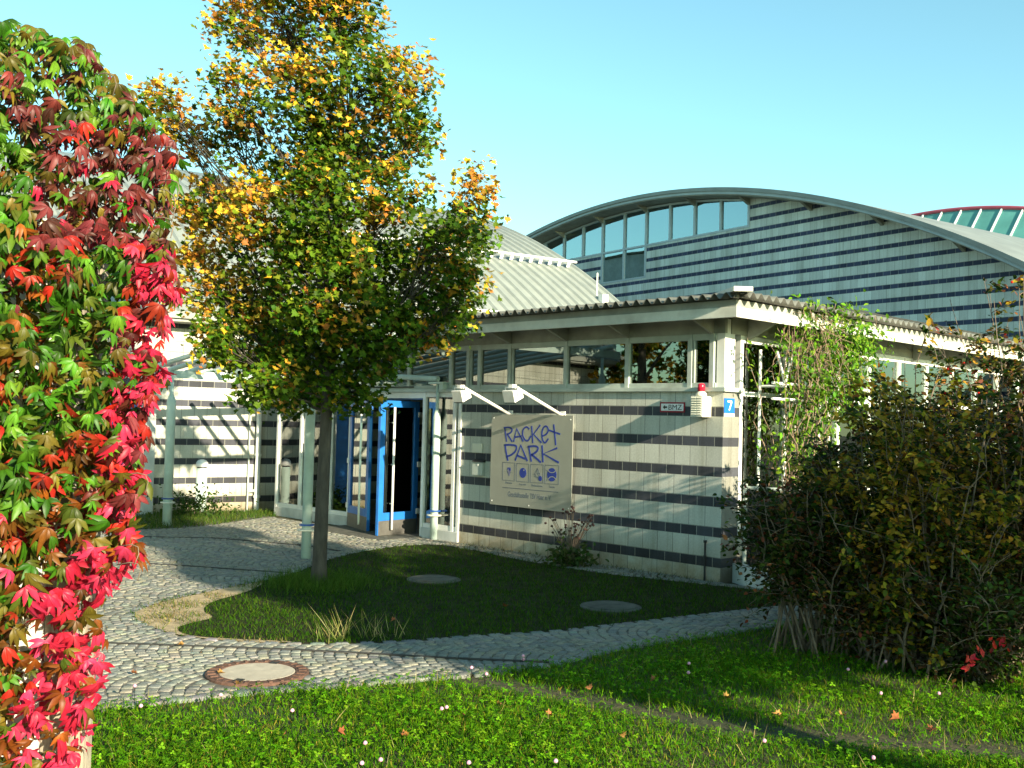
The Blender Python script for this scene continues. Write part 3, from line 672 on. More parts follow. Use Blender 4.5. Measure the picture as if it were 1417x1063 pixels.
def disc(cx, cy, rx, ry, mat, lift=0, name='pictogram', pts=None):
    pts = pts or [(cx+rx*math.cos(a), cy+ry*math.sin(a)) for a in np.linspace(0, 2*math.pi, 28)[:-1]]
    P = [sp(*q)-np.array([0, lift, 0]) for q in pts]; put(MB().prism(P[::-1], (0, .0028, 0)), name, mat, sg)
heart = [(162+32*.0625*16*math.sin(t)**3/2*1.0, 610-48*(13*math.cos(t)-5*math.cos(2*t)-2*math.cos(3*t)-math.cos(4*t))/17) for t in np.linspace(0, 2*math.pi, 32)[:-1]]
disc(0, 0, 0, 0, m_ink, pts=heart)
mb = MB(); ribbon(mb, [(128, 612), (148, 612), (154, 590), (164, 640), (172, 605), (178, 618), (202, 622)], .007); mb.v = [(a, b-.002, c) for a, b, c in mb.v]; put(mb, 'pictogram_line', m_signp, sg)
disc(290, 628, 31, 46, m_ink); disc(300, 603, 5, 7, m_signp, .002, 'pictogram_highlight')
mb = MB()
for s_ in ([(424, 585), (398, 640), (436, 680)], [(424, 585), (448, 640), (452, 662)], [(384, 640), (398, 640), (448, 632)], [(392, 655), (436, 680)], [(424, 585), (420, 610), (442, 668)]): ribbon(mb, s_, .006)
put(mb, 'pictogram_line', m_inkg, sg); disc(449, 680, 16, 24, m_ink)
disc(556, 645, 43, 62, m_ink)
for cv in ([(518, 600), (540, 622), (572, 624), (596, 604)], [(518, 694), (540, 668), (572, 666), (596, 690)]):
    mb = MB(); ribbon(mb, curve(cv), .012); mb.v = [(a, b-.002, c) for a, b, c in mb.v]; put(mb, 'pictogram_line', m_signp, sg)
mb = MB(); ribbon(mb, [(104, 760), (612, 806)], .009); put(mb, 'rule_line', m_inkg, sg)
p0, p1 = sp(152, 840), sp(552, 872)
text('Geschäftsstelle TSV Haar e. V.', m_inkg, 'lettering', sg, p0[0], p1[0], (p0[2]+p1[2])/2-.012, YS-.001, hz=.075)
for body, a, b, zz in (('Fitness', 132, 190, 728), ('Squash', 256, 318, 745), ('Badminton', 370, 468, 755), ('Tennis', 528, 582, 766)):
    p0, p1 = sp(a, zz), sp(b, zz); text(body, m_inkg, 'lettering', sg, p0[0], p1[0], (p0[2]+p1[2])/2, YS-.001, hz=.03)

# two floodlights on arms above the sign
def floodlight(x0, z0, lab):
    f = thing('floodlight', PAV, x0, 0, z0, label=lab, cat='floodlight', group='white floodlights on arms above the sign')
    # arm from the wall, head out in front
    return f
fl = floodlight(-2.80, 2.10, 'white floodlight on a long arm above the right edge of the sign')
hd = PAV.front(706, 545, -.95)
tipx, tipz = PAV.front(712, 535, -.95)[0], PAV.front(712, 535, -.95)[2]
ax0 = (PAV.front(778, 575, -.02)[0], -.02, PAV.front(778, 575, -.02)[2])
put(MB().tube([ax0, (tipx, -.95, tipz)], .024, 10), 'arm', m_white, fl, smooth=True)
put(MB().box(ax0[0]-.05, ax0[0]+.05, -.014, -.001, ax0[2]-.06, ax0[2]+.06), 'wall_plate', m_white, fl, bevel=.003)
hx, hz = tipx-.05, tipz-.12
hb = MB(); c = np.array([hx, -.93, hz])
# wedge shaped housing whose glass looks down at the sign
hb.prism([(hx-.13, -1.02, hz+.06), (hx-.13, -.84, hz+.085), (hx-.13, -.80, hz-.03), (hx-.13, -.97, hz-.11)], (.22, 0, 0))
put(hb, 'lamp_housing', m_white, fl, bevel=.008)
put(MB().prism([(hx-.115, -.805, hz-.035), (hx-.115, -.965, hz-.112), (hx-.115, -.97, hz-.118), (hx-.115, -.80, hz-.045)], (.19, 0, 0)), 'lamp_glass', m_glassd, fl)
put(MB().tube([(hx-.15, -.93, hz), (hx-.15, -.93, hz+.11), (hx+.11, -.93, hz+.11), (hx+.11, -.93, hz)], .012, 6).box(hx-.05, hx+.03, -.97, -.89, hz+.10, hz+.15), 'bracket', m_white, fl)
f2 = copy_tree(fl); f2['label'] = 'white floodlight on a long arm above the left edge of the sign'
dx = PAV.front(633, 545, -.95)[0]-PAV.front(704, 545, -.95)[0]; f2.location = Vector(fl.location)+Vector(PAV.x*dx)

# fire panel sign, siren, house number, boxes
q0, q1 = PAV.front(913.5, 556.5, -.01), PAV.front(947.5, 571, -.01)
bz = thing('direction_sign', PAV, (q0[0]+q1[0])/2, -.01, q1[2], label='small white sign with red border reading BMZ and a left arrow', cat='sign')
put(MB().box(q0[0], q1[0], -.012, -.001, q1[2], q0[2]), 'border', m_redp, bz, bevel=.002)
put(MB().box(q0[0]+.02, q1[0]-.02, -.0145, -.0121, q1[2]+.02, q0[2]-.02), 'face', m_signal, bz)
zc_ = (q0[2]+q1[2])/2; x_ = q0[0]+.05
ar = MB().prism([(x_, -.0175, zc_), (x_+.035, -.0175, zc_+.028), (x_+.035, -.0175, zc_-.028)][::-1], (0, .0028, 0)).box(x_+.034, x_+.07, -.0175, -.0147, zc_-.011, zc_+.011)
put(ar, 'arrow', m_inkk, bz)
text('BMZ', m_inkk, 'lettering', bz, x_+.095, q1[0]-.045, zc_-.033, -.0148, hz=.066)
q0, q1 = PAV.front(955.7, 548, -.2), PAV.front(971.5, 577.2, -.2)
si = thing('alarm_siren', PAV, (q0[0]+q1[0])/2, -.1, q1[2], label='cream louvred siren box with a red beacon on top near the wall corner', cat='siren')
put(MB().box(q0[0], q1[0], -.2, -.001, q1[2], q0[2]), 'housing', m_cream, si, bevel=.006)
for k in range(8):
    z = q1[2]+.025+k*(q0[2]-q1[2]-.03)/8
    for xa_, xb_ in ((q0[0]+.015, (q0[0]+q1[0])/2-.008), ((q0[0]+q1[0])/2+.008, q1[0]-.015)):
        put(MB().prism([(xa_, -.2005, z+.02), (xa_, -.212, z+.006), (xa_, -.2005, z)], (xb_-xa_, 0, 0)), 'louvre', m_cream, si)
xm = (q0[0]+q1[0])/2
put(MB().lathe((xm, -.1, q0[2]), [(.075, 0), (.072, .035), (.05, .055), (.05, .06)], 18), 'beacon_base', m_cream, si, smooth=True)
put(MB().lathe((xm, -.1, q0[2]+.061), [(.047, 0), (.047, .085), (.035, .1), (0.002, .105)], 18), 'beacon', m_red, si, smooth=True)
q0, q1 = PAV.side(1003, 551, .012), PAV.side(1016.5, 577, .012)
hn = thing('house_number', PAV, 0, (q0[1]+q1[1])/2, q1[2], label='blue enamel house number 7 plate on the end of the wall', cat='number plate')
y0_, y1_ = q0[1], q1[1]
put(MB().box(.001, .010, y0_, y1_, q1[2]+.045, q0[2]), 'plate', m_plaque, hn, bevel=.002)
put(MB().box(.001, .009, y0_, y1_, q1[2], q1[2]+.042), 'name_strip', m_signal, hn)
def rib_side(mb, pts, wd, x):
    P = [np.array([x, q[0], q[1]]) for q in pts]
    for a, b in zip(P[:-1], P[1:]):
        d = b-a; L = np.linalg.norm(d); d /= L; n_ = np.array([0, -d[2], d[1]])*wd/2
        mb.prism([a+n_, b+n_, b-n_, a-n_], (-.003, 0, 0))
zc_ = q1[2]+.045+(q0[2]-q1[2]-.045)/2; yc_ = (y0_+y1_)/2; mb = MB()
rib_side(mb, [(yc_-.05, zc_+.055), (yc_+.045, zc_+.055), (yc_-.015, zc_-.06)], .022, .0145); put(mb, 'numeral', m_signal, hn)
for k in range(5): 
    if k != 2: put(MB().box(.0092, .011, y0_+.02+k*.042, y0_+.045+k*.042, q1[2]+.012, q1[2]+.03), 'lettering', m_ink, hn)
q0, q1 = PAV.front(653.5, 613.5, -.02), PAV.front(667, 627, -.02)
MBx = thing('intercom_plate', PAV, (q0[0]+q1[0])/2, -.01, q1[2], label='small square pale plate on the wall left of the sign', cat='plate')
put(MB().box(q0[0], q1[0], -.02, -.001, q1[2], q0[2]), 'plate', m_cream, MBx, bevel=.004)
q0, q1 = PAV.front(653.5, 635, -.06), PAV.front(667, 658.5, -.06)
kb = thing('letter_box', PAV, (q0[0]+q1[0])/2, -.03, q1[2], label='small grey metal box with a lock below the pale plate left of the sign', cat='box')
put(MB().box(q0[0], q1[0], -.06, -.001, q1[2], q0[2]-.05), 'housing', m_frame, kb, bevel=.005)
put(MB().prism([(q0[0]-.01, -.075, q0[2]-.045), (q0[0]-.01, -.001, q0[2]), (q0[0]-.01, -.001, q0[2]-.048)], (q1[0]-q0[0]+.02, 0, 0)), 'hood', m_black, kb)
put(MB().tube([((q0[0]+q1[0])/2+.02, -.066, q0[2]-.09), ((q0[0]+q1[0])/2+.02, -.06, q0[2]-.09)], .014, 10), 'lock', m_white, kb)
# steel conduit at the foot of the right corner
cx_ = PAV.front(975, 790, -.03)[0]
cd = thing('wall_conduit', PAV, cx_, -.03, 0, label='thin dark conduit rising from the ground near the right foot of the wall', cat='conduit')
put(MB().tube([(cx_, -.03, 0), (cx_, -.03, .52)], .012, 8).tube([(cx_, -.03, .3), (cx_, -.03, .34)], .02, 8).tube([(cx_, -.03, .5), (cx_, -.03, .53)], .022, 8), 'pipe', m_black, cd)

# light well with mesh grille at the right corner
lw = thing('light_well', PAV, .9, .2, 0, label='low pale concrete light well with dark mesh grille right of the wall corner', cat='light well')
q0, q1, q2 = gnd(1013, 806), gnd(1052, 818), gnd(1092, 828)
P = [PAV.loc(q) for q in (q0, q1, q2)]; a_, b_ = P[0], P[2]
crv = curve([(a_[0], a_[1]), (P[1][0], P[1][1]), (b_[0], b_[1]), (b_[0]+.5, b_[1]+.5)], 6); mb = MB(); V = []
for i, (x, y) in enumerate(crv):
    f = i/(len(crv)-1); z = .24-.10*max(0, f-.3); V += [(x, y, 0), (x, y, z), (x+.06, y+.13, z), (x+.06, y+.13, 0)]
n_ = len(crv); F = [(4*i+j, 4*i+(j+1) % 4, 4*i+4+(j+1) % 4, 4*i+4+j) for i in range(n_-1) for j in range(4)]+[(0, 3, 2, 1), (4*n_-4, 4*n_-3, 4*n_-2, 4*n_-1)]
put(mb.add(V, F), 'kerb_wall', m_concw, lw)
g0 = PAV.loc(gnd(1014, 806)); gx0, gy0 = g0[0]+.02, g0[1]+.22
gm_ = MB(); 
for k in range(26): gm_.tube([(gx0+.05*k, gy0+.01*k, .2), (gx0+.05*k, gy0+.01*k, 1.15)], .005, 4)
for k in range(20): gm_.tube([(gx0, gy0, .22+.049*k), (gx0+1.25, gy0+.25, .22+.049*k)], .005, 4)
put(gm_, 'mesh_grille', m_black, lw)
put(MB().tube([(gx0, gy0, 0), (gx0, gy0, 1.25)], .03, 8).tube([(gx0, gy0, 1.2), (gx0+1.9, gy0+.38, 1.2)], .022, 8), 'rail', m_frame, lw)
put(MB().add([(gx0, gy0+.06, .2), (gx0+1.3, gy0+.32, .2), (gx0+1.3, gy0+.32, 1.15), (gx0, gy0+.06, 1.15)], [(0, 1, 2, 3)]), 'backing_sheet', m_dark, lw)

# ------------------------------------------------------------------ tube canopy over the entrance
P1, P2 = PAV.loc((-5.93, 18.2, 0)), PAV.loc((-2.774, 14.422, 0)); P3 = PAV.loc(gnd(600, 748))
cn = thing('entrance_canopy', PAV, P2[0], P2[1], 0, label='mint steel canopy of sloping tubes on slim posts before the entrance', cat='canopy')
xi, xo_ = P1[0], P2[0]; zi, zo = 2.74, 3.32; tau = (zo-zi)/(xo_-xi)
def post(x, y, ztop, r=.085):
    zk = ztop-.55
    p = put(MB().lathe((x, y, 0), [(r, 0), (r*.98, zk), (r*.92, zk+.03), (r*.42, zk+.14), (r*.42, ztop)], 18), 'post', m_mint, cn, smooth=True)
    b = cn['b']
    for z, rr, mt in ((.40, .125, m_fascia), (.47, .105, m_blued)):
        MB().lathe((x-b[0], y-b[1], z), [(r, 0), (rr, .003), (rr, .022), (r, .026)], 16).build('guard_ring', mt, p)
    return p
post(P1[0], P1[1], zi-.03, .08); post(P2[0], P2[1], zo-.03, .068); post(P3[0], P3[1], 2.56, .064)
put(MB().box(xi-.03, xi+.03, -3.2, -.1, zi-.16, zi-.03), 'beam', m_mint, cn)
put(MB().box(xo_-.03, xo_+.03, -3.5, -.9, zo-.16, zo-.03), 'beam', m_mint, cn)
for k in range(8):
    y = -3.05+.4*k; x1 = xo_+.28 if y < -.9 else xo_-1.6
    put(MB().tube([(xi-.3, y, zi-.3*tau), (x1, y, zi+(x1-xi)*tau)], .042, 10), 'roof_tube', m_mint, cn)
put(MB().box(P3[0]-.16, P3[0]+.2, P3[1]-.07, P3[1]+.07, 2.555, 2.585).box(P3[0]+.1, P3[0]+.19, P3[1]-.06, P3[1]+.06, 2.46, 2.554), 'head_plate', m_mint, cn)
put(MB().tube([(P3[0]+.0, P3[1], 2.64), (P3[0]-3.2, P3[1]-.1, 2.78)], .045, 10), 'rail_tube', m_mint, cn)

# bollard lamp by the sunlit wall
bl = gnd(277, 709); blt = empty('bollard_lamp', bl, 0, label='mint bollard lamp with a white dome before the sunlit banded wall', cat='bollard lamp')
MB().lathe((0, 0, 0), [(.11, 0), (.11, .86), (.10, .88)], 20).build('column', m_mint, blt, smooth=False)
MB().lathe((0, 0, .88), [(.098, 0), (.098, .025)], 20).build('collar', m_black, blt)
MB().lathe((0, 0, .905), [(.11, 0), (.125, .04), (.118, .09), (.085, .13), (.035, .148), (.002, .15)], 20).build('dome', m_signal, blt, smooth=True)

# manhole covers
m_rust = M('rusty_iron', (.115, .060, .042), .85, .35, 16, bump=.5, dirt=(.10, .05, .035))
m_cov = M('pale_concrete_cover', (.46, .40, .31), .85, .12, 14, bump=.3, dirt=(.36, .31, .24))
mh = empty('manhole_cover', (*man_c, 0), R(8), label='round manhole cover with rusty rim and pale concrete centre in the cobbles', cat='manhole cover')
prof = [(MR, .0), (MR, .032), (MR-.01, .038), (.29, .038), (.285, .03)]
MB().lathe((0, 0, 0), prof, 40).build('iron_rim', m_rust, mh)
MB().lathe((0, 0, .0), [(.282, .0), (.282, .034), (.275, .037), (.002, .0375)], 40).build('concrete_infill', m_cov, mh)
st_ = MB()
for k in range(26):
    a = 2*math.pi*k/26; MB().obox((.338*math.cos(a), .338*math.sin(a), .041), (.03*math.cos(a), .03*math.sin(a), 0), (-.012*math.sin(a), .012*math.cos(a), 0), (0, 0, .004)).build('rim_stud', m_rust, mh)
for a in (1.2, 4.35): MB().obox((.295*math.cos(a), .295*math.sin(a), .041), (.035*math.cos(a), .035*math.sin(a), 0), (-.03*math.sin(a), .03*math.cos(a), 0), (0, 0, .003)).build('lifting_slot', m_black, mh)
for (px, py, lab) in ((600, 805, 'round grey cover in the shaded grass nearer the entrance'), (845, 843, 'round grey cover sunk in the shaded grass close to the path')):
    p = gnd(px, py); o = empty('drain_cover', p, 0, label=lab, cat='drain cover')
    MB().lathe((0, 0, 0), [(.28, 0), (.28, .04), (.268, .046), (.002, .047)], 32).build('lid', m_conc, o)
    MB().lathe((0, 0, 0), [(.33, 0), (.33, .032), (.284, .037)], 32).build('ring', m_conc, o)

# trellis of white rods on the side wall
tr = thing('wall_trellis', PAV, .35, 1.2, 0, label='white rod trellis with V braces carrying the climbing plant beside the wall corner', cat='trellis')
mb = MB()
for z in (2.55, 2.35): put(MB().tube([(.42, .45, z), (.42, 3.0, z)], .018, 6), 'rail', m_white, tr)
for y in (.75, 1.65, 2.55):
    put(MB().tube([(.05, y, 0.1), (.05, y, 3.0)], .02, 6), 'upright', m_white, tr)
    put(MB().tube([(.42, y-.2, 2.95), (.42, y, 2.56), (.42, y+.16, 2.9)], .02, 6), 'v_brace', m_white, tr)
    put(MB().tube([(.05, y, 2.52), (.44, y, 2.52)], .018, 6), 'bracket', m_white, tr)
# ------------------------------------------------------------------ plants
def polyleaf(outline, fold=.12):       # flat outline in x,y (y = tip); folded along the midrib
    v = [(x, y, abs(x)*fold*2-.25*fold*y*y) for x, y in outline]; return v
def maple_template():
    half = [(0, 0), (.16, .02), (.42, -.06), (.34, .16), (.62, .34), (.36, .42), (.40, .60), (.18, .56), (0, 1.0)]
    out = half+[(-x, y) for x, y in half[-2:0:-1]]; v = polyleaf(out, .2)+[(0, .3, 0)]; n = len(out)
    return np.array(v)-np.array([0, .3, 0]), [(i, (i+1) % n, n) for i in range(n)]
def leaflet_grid(ox, oy, ang, L, Wd, droop):
    st = [(0, .12), (.22, .55), (.5, 1.0), (.78, .62), (1, .04)]; v = []; ca, sa = math.cos(ang), math.sin(ang)
    for t, w_ in st:
        for s_ in (-1, 0, 1):
            x = s_*Wd*w_*.5; y = t*L; z = -droop*t*t*L+abs(s_)*.16*Wd*w_
            v.append((ox+x*ca+y*sa, oy-x*sa+y*ca, z))
    return v, [(3*i+j, 3*i+j+1, 3*i+4+j, 3*i+3+j) for i in range(4) for j in range(2)]
def creeper_template():
    V, F = [], []
    for ang, L in ((0, 1.0), (.62, .92), (-.62, .92), (1.35, .72), (-1.35, .72)):
        v, f = leaflet_grid(.05*math.sin(ang), .05, ang, L, .36*L, .55+.25*abs(ang)); b = len(V); V += v; F += [tuple(b+i for i in q) for q in f]
    return np.array(V), F
def oval_template():
    v, f = leaflet_grid(0, 0, 0, 1.0, .52, .25); return np.array(v), f
def small_template():
    v = [(0, 0, 0), (.27, .3, .07), (.22, .68, .06), (0, 1, -.06), (-.22, .68, .06), (-.27, .3, .07), (0, .5, 0)]
    return np.array(v), [(0, 1, 2, 6), (2, 3, 4, 6), (4, 5, 0, 6)]
def trefoil_template():
    V, F = [], []
    for a in (0, 2.1, 4.2):
        b = len(V); ca, sa = math.cos(a), math.sin(a)
        for x, y, z in ((0, 0, 0), (.32, .38, .1), (.25, .8, .05), (0, .95, 0), (-.25, .8, .05), (-.32, .38, .1)): V.append((x*ca+y*sa, -x*sa+y*ca, z))
        F += [(b, b+1, b+2, b+3), (b, b+3, b+4, b+5)]
    return np.array(V), F
MAPLE, CREEP, OVAL, SMALL, TREF = maple_template(), creeper_template(), oval_template(), small_template(), trefoil_template()
def leaves(name, tpl, pos, size, cols, mat, parent, up=(0, 0, 1), updev=.7, out=None, drop=.3, **k):
    N = len(pos); nrm = unit(np.array(up)+rng.normal(0, updev, (N, 3))); tip = rng.normal(0, 1, (N, 3)); tip[:, 2] -= drop
    if out is not None: tip = tip*.6+out
    return scatter(name, tpl[0], tpl[1], pos, frames(nrm, tip), size, cols, mat, parent, **k)
def bez(a, b, c, n=8):
    a, b, c = map(np.array, (a, b, c)); return [(1-t)**2*a+2*t*(1-t)*b+t*t*c for t in np.linspace(0, 1, n)]

# ---- autumn maple on the grass island
TB = gnd(441, 812); TY = TB[1]
mt = empty('maple_tree', TB, 0, label='young maple turning yellow and orange on the grass island before the entrance', cat='tree')
def rel(P, o): return np.array(P)-np.array(o)
LOB = [(330, 35, 34, 42, .8), (392, 28, 55, 60, .55), (470, 25, 60, 60, .4), (548, 105, 44, 46, .65), (486, 125, 70, 58, .3), (405, 125, 52, 55, .35), (328, 128, 38, 46, .55), (224, 135, 25, 36, .9), (250, 188, 32, 30, .7), (322, 200, 36, 44, .4),
       (425, 215, 60, 55, .3), (520, 205, 62, 56, .3), (572, 178, 28, 44, .3), (282, 282, 42, 50, .55), (360, 298, 52, 55, .55), (452, 300, 64, 55, .22), (540, 268, 48, 42, .3), (284, 382, 42, 52, .85), (352, 402, 60, 55, .4), (440, 392, 66, 60, .12),
       (530, 390, 66, 64, .1), (612, 345, 50, 46, .12), (655, 262, 18, 36, .75), (650, 318, 28, 40, .3), (640, 405, 38, 42, .2), (300, 470, 28, 40, .35), (360, 482, 58, 45, .15), (440, 475, 66, 52, .05), (525, 468, 62, 48, .1), (596, 440, 50, 48, .15), (415, 548, 60, 28, .04), (365, 535, 34, 24, .1), (500, 535, 40, 26, .06), (446, 245, 42, 40, .22), (438, 345, 44, 40, .15), (452, 435, 44, 38, .05), (448, 180, 34, 36, .35),
       (430, -50, 90, 60, .5), (390, -130, 70, 60, .6), (480, -140, 60, 60, .5), (430, -230, 50, 60, .6)]
GREEN = [(.045, .11, .006), (.085, .155, .009), (.13, .19, .012), (.035, .075, .005)]
YEL = [(.72, .44, .03), (.62, .42, .04), (.62, .30, .03), (.48, .19, .03), (.36, .36, .04), (.42, .22, .04)]
MID = [(.14, .17, .02), (.20, .14, .025), (.16, .09, .02)]
wood = MB(); wood.tube([rel((TB[0], TY, -.05), TB), (0.0, 0, .25), (.01, 0, 1.0), (.03, .0, 2.2), (.08, .02, 3.6), (.10, .05, 5.2), (.05, .08, 7.0), (.02, .05, 8.4)], [.12, .086, .077, .066, .048, .032, .018, .008], 12)
LP, LC, LS = [], [], []
for (px, py, rx, ry, yel) in LOB:
    k_ = TY/FPX; dY = rng.uniform(-.75, .75)*(1 if py > 80 else .8); dY = -.45 if (px, py) in ((446, 245), (438, 345), (452, 435), (448, 180)) else dY; c = dep(px, py, TY+dY)-TB; R_ = np.array([rx*k_, (rx+ry)*.5*k_*.95, ry*k_])
    zb = max(1.8+.5*rng.random(), c[2]-abs(c[0])*.75-.45); zb = min(zb, 6.5); tx = np.interp(zb, [0, 2.2, 3.6, 5.2, 7], [0, .03, .08, .1, .05])
    limb = bez((tx, .02, zb), (tx+(c[0]-tx)*.6, c[1]*.5, zb+(c[2]-zb)*.35), c, 7); r0 = .006+.008*max(rx, ry)/60; wood.tube(limb, list(np.linspace(r0+.006, .005, 7)), 6)
    ncl = int(6+rx*ry/82); cl = rng.normal(0, 1, (ncl, 3)); cl = unit(cl)*rng.uniform(.3, 1.0, (ncl, 1))**.6*R_*1.06+c
    fol = [np.array(limb[i])+rng.normal(0, .1, 3) for i in (2, 3, 4, 5)]
    for q in list(cl)+fol:
        b = limb[rng.integers(3, 7)]; wood.tube(bez(b, (np.array(b)+q)/2+np.array([0, 0, .06]), q, 4), [.006, .005, .004, .002], 4, cap=False)
        n = int(rng.uniform(19, 35) if py > 250 else rng.uniform(15, 29)); P = q+np.clip(rng.normal(0, 1, (n, 3)), -1.7, 1.7)*np.array([.125, .125, .085])
        hy = yel*np.clip(1.0+.6*(q[2]-c[2])/R_[2], .2, 1.7)+.28*math.sin(q[0]*4.3+q[2]*2.1)*math.sin(q[2]*3.7-q[1]*3); my = .08+.72*rng.random() < hy*(1.25 if px < 400 else 1)
        C = pick(YEL if my else GREEN, n, jit=.22); mm = rng.random(n) < (.22 if my else .06); C[mm] = pick(MID+(GREEN if my else YEL[:3]), mm.sum())
        LP.append(P); LC.append(C); LS.append(rng.uniform(.045, .095, n))
wood.build('trunk', m_bark, mt, smooth=True)
leaves('crown', MAPLE, np.concatenate(LP), np.concatenate(LS), np.concatenate(LC), m_leaf, mt, up=tuple(np.array([0, 0, .8])+.75*np.array(sd)), updev=.6, drop=.7)
print('maple leaves', len(np.concatenate(LP)))

# ---- creeper covered wall in the foreground
OUT = [(-330, 20), (-120, 10), (0, 22), (40, 35), (90, 50), (128, 62), (152, 100), (184, 125), (215, 165), (243, 205), (254, 232), (238, 262), (232, 300), (240, 350), (252, 400), (238, 432), (224, 470), (232, 520), (212, 560), (202, 600), (190, 640), (206, 680), (190, 705), (186, 740), (196, 770), (172, 800), (142, 830), (146, 880), (140, 920), (136, 980), (120, 1040), (112, 1120), (105, 1300), (-330, 1300)]
CB = gnd(0, 1400); CB = np.array([-1.75, 3.05, 0])
cw = empty('creeper_covered_wall', CB, 0, label='white garden wall end smothered in red orange and green creeper at the left edge', cat='creeper wall')
MB().box(-.9, .40, .0, .28, 0, 2.55).build('wall', M('white_render', (.68, .66, .60), .85, .1, 4, dirt=(.4, .37, .3), bump=.3), cw, bevel=.01)
MB().box(.405, .47, .02, .10, 0, 2.5).box(.475, .50, .10, .16, 0, 2.45).build('wooden_post', M('grey_wood', (.30, .26, .2), .85, .3, 9, stretch=(6, 6, .6), bump=.5), cw)
NL = 10500; LPX = []
while len(LPX) < NL:
    q = np.c_[rng.uniform(-330, 260, 4000), rng.uniform(5, 1300, 4000)]; q = q[inside(q, OUT)]
    dn_ = np.ones(len(q)); lo_ = (q[:, 1] > 800) & (q[:, 0] > 15); dn_[lo_] = .58; q = q[rng.random(len(q)) < dn_]; LPX += list(q)
LPX = np.array(LPX[:NL])
def edge_at(y): return np.interp(y, [p[1] for p in OUT[2:-1]], [p[0] for p in OUT[2:-1]])
ex = np.array([edge_at(y) for y in LPX[:, 1]]); dx_ = np.clip((ex-LPX[:, 0])/260, 0, 1.6)
layer = rng.random(NL)**1.3; Yd = 2.98-.24*np.sqrt(np.clip(dx_, 0, 1))+layer*.42+.05*np.sin(LPX[:, 0]*.045)*np.sin(LPX[:, 1]*.036)+rng.normal(0, .02, NL)
topd = np.clip((LPX[:, 1]-30)/300, 0, 1); Yd += .22*(1-topd)
P = np.array([dep(x, y, d) for (x, y), d in zip(LPX, Yd)])
z_g, red, pink, mar, org, oli = [(.035, .12, .006), (.06, .17, .010), (.10, .21, .015), (.025, .07, .006)], [(.36, .02, .012), (.26, .024, .010)], [(.50, .02, .055), (.42, .016, .04), (.52, .032, .085)], [(.09, .016, .014), (.14, .024, .022), (.07, .02, .011), (.19, .035, .04)], [(.22, .062, .008), (.16, .045, .007), (.12, .045, .009)], [(.10, .075, .010), (.07, .085, .010), (.13, .10, .012)]
C = np.zeros((NL, 3))
for i, (x, y) in enumerate(LPX):
    de = ex[i]-x; h = math.sin(x*.031+y*.017)+math.sin(y*.023-x*.011)
    if y < 120+.35*x and y < 175: w_ = (z_g, oli, mar), (5, 3.5, 1.6)
    elif y < 340 and de < 190: w_ = (mar, oli, red, pink, z_g), (7, 2.2, 1.2 if h > .3 else .4, .5, .8)
    elif de < 62 and y < 720: w_ = (pink, mar, red, oli, z_g), (5, 2.2, 1.5, 1, .6)
    elif y > 760 and de < 95: w_ = (pink, org, oli), (7, 1, 1)
    elif y > 700: w_ = (org, oli, red, z_g, pink), (4, 4, .9, 2, .7)
    elif h > .9: w_ = (red, org, mar, z_g, oli), (2.2, 2.2, 1, 2.4, 1.4)
    else: w_ = (z_g, oli, org, red), (7, 2.4, .8, .25)
    pal = w_[0][rng.choice(len(w_[0]), p=np.array(w_[1])/sum(w_[1]))]; C[i] = np.array(pal[rng.integers(len(pal))])*(1+rng.normal(0, .2))
C = np.clip(C*(1+rng.normal(0, .07, C.shape)), .004, .95)
nrm = np.stack([.35+.5*(1-np.clip(dx_, 0, 1)), -np.ones(NL), np.full(NL, .45)+.5*(1-topd)], 1)+rng.normal(0, .62, (NL, 3)); tip = np.stack([rng.normal(0.15, .6, NL), rng.normal(-.25, .35, NL), np.full(NL, -1.)], 1)
SZ = rng.uniform(.025, .052, NL)*(1-.15*layer)*np.where(LPX[:, 1] > 600, 1.18, 1.0); FR = frames(nrm, tip); var = rng.integers(0, 4, NL)
for kv, (angs, dr, cu) in enumerate((((0, .62, -.62, 1.35, -1.35), .55, .16), ((0, .5, -.5, 1.0, -1.1), 1.0, .3), ((0, .75, -.7, 1.5), .35, .05), ((0, .45, -.55), .8, .4))):
    V, F, vf = [], [], []
    for ia, an_ in enumerate(angs):
        L_ = 1.0-.22*abs(an_)*rng.uniform(.7, 1.2); v, f = leaflet_grid(.05*math.sin(an_), .05, an_+rng.normal(0, .08), L_, (.34+.06*rng.random())*L_, dr*(1+.4*abs(an_))*rng.uniform(.6, 1.3)); v = [(x, y, z+cu*.5*(abs(x)*1.2)**2) for x, y, z in v]
        b = len(V); V += v; F += [tuple(b+i for i in q) for q in f]; fl_ = rng.uniform(.8, 1.15); vf += [fl_*(1.12 if j % 3 == 1 else .86)*(1.05-.1*(j//3)/4) for j in range(len(v))]
    k_ = var == kv
    scatter('foliage', np.array(V)-np.array([0, .35, 0]), F, (P-CB)[k_], FR[k_], SZ[k_], C[k_], m_leafc, cw, smooth=True, vf=vf)
st = MB()
for k in range(26):
    x = rng.uniform(-.9, .25); a = (x, -.03+rng.uniform(-.02, .02), 0); pts = [np.array(a)]
    for j in range(9): pts.append(pts[-1]+np.array([rng.normal(0, .05), rng.normal(0, .012), .28]))
    st.tube(pts, list(np.linspace(.007, .002, 10)), 5)
for k in range(9):
    x, y = LPX[rng.integers(NL)]; e = edge_at(y); q = dep(e-25, y, 2.95)-CB; q2 = dep(e+rng.uniform(-6, 6), y+rng.uniform(20, 50), 2.93)-CB
    st.tube(bez(q, (q+q2)/2+np.array([.06, 0, .05]), q2, 5), .0016, 4)
st.build('stems', m_twig, cw, smooth=True)

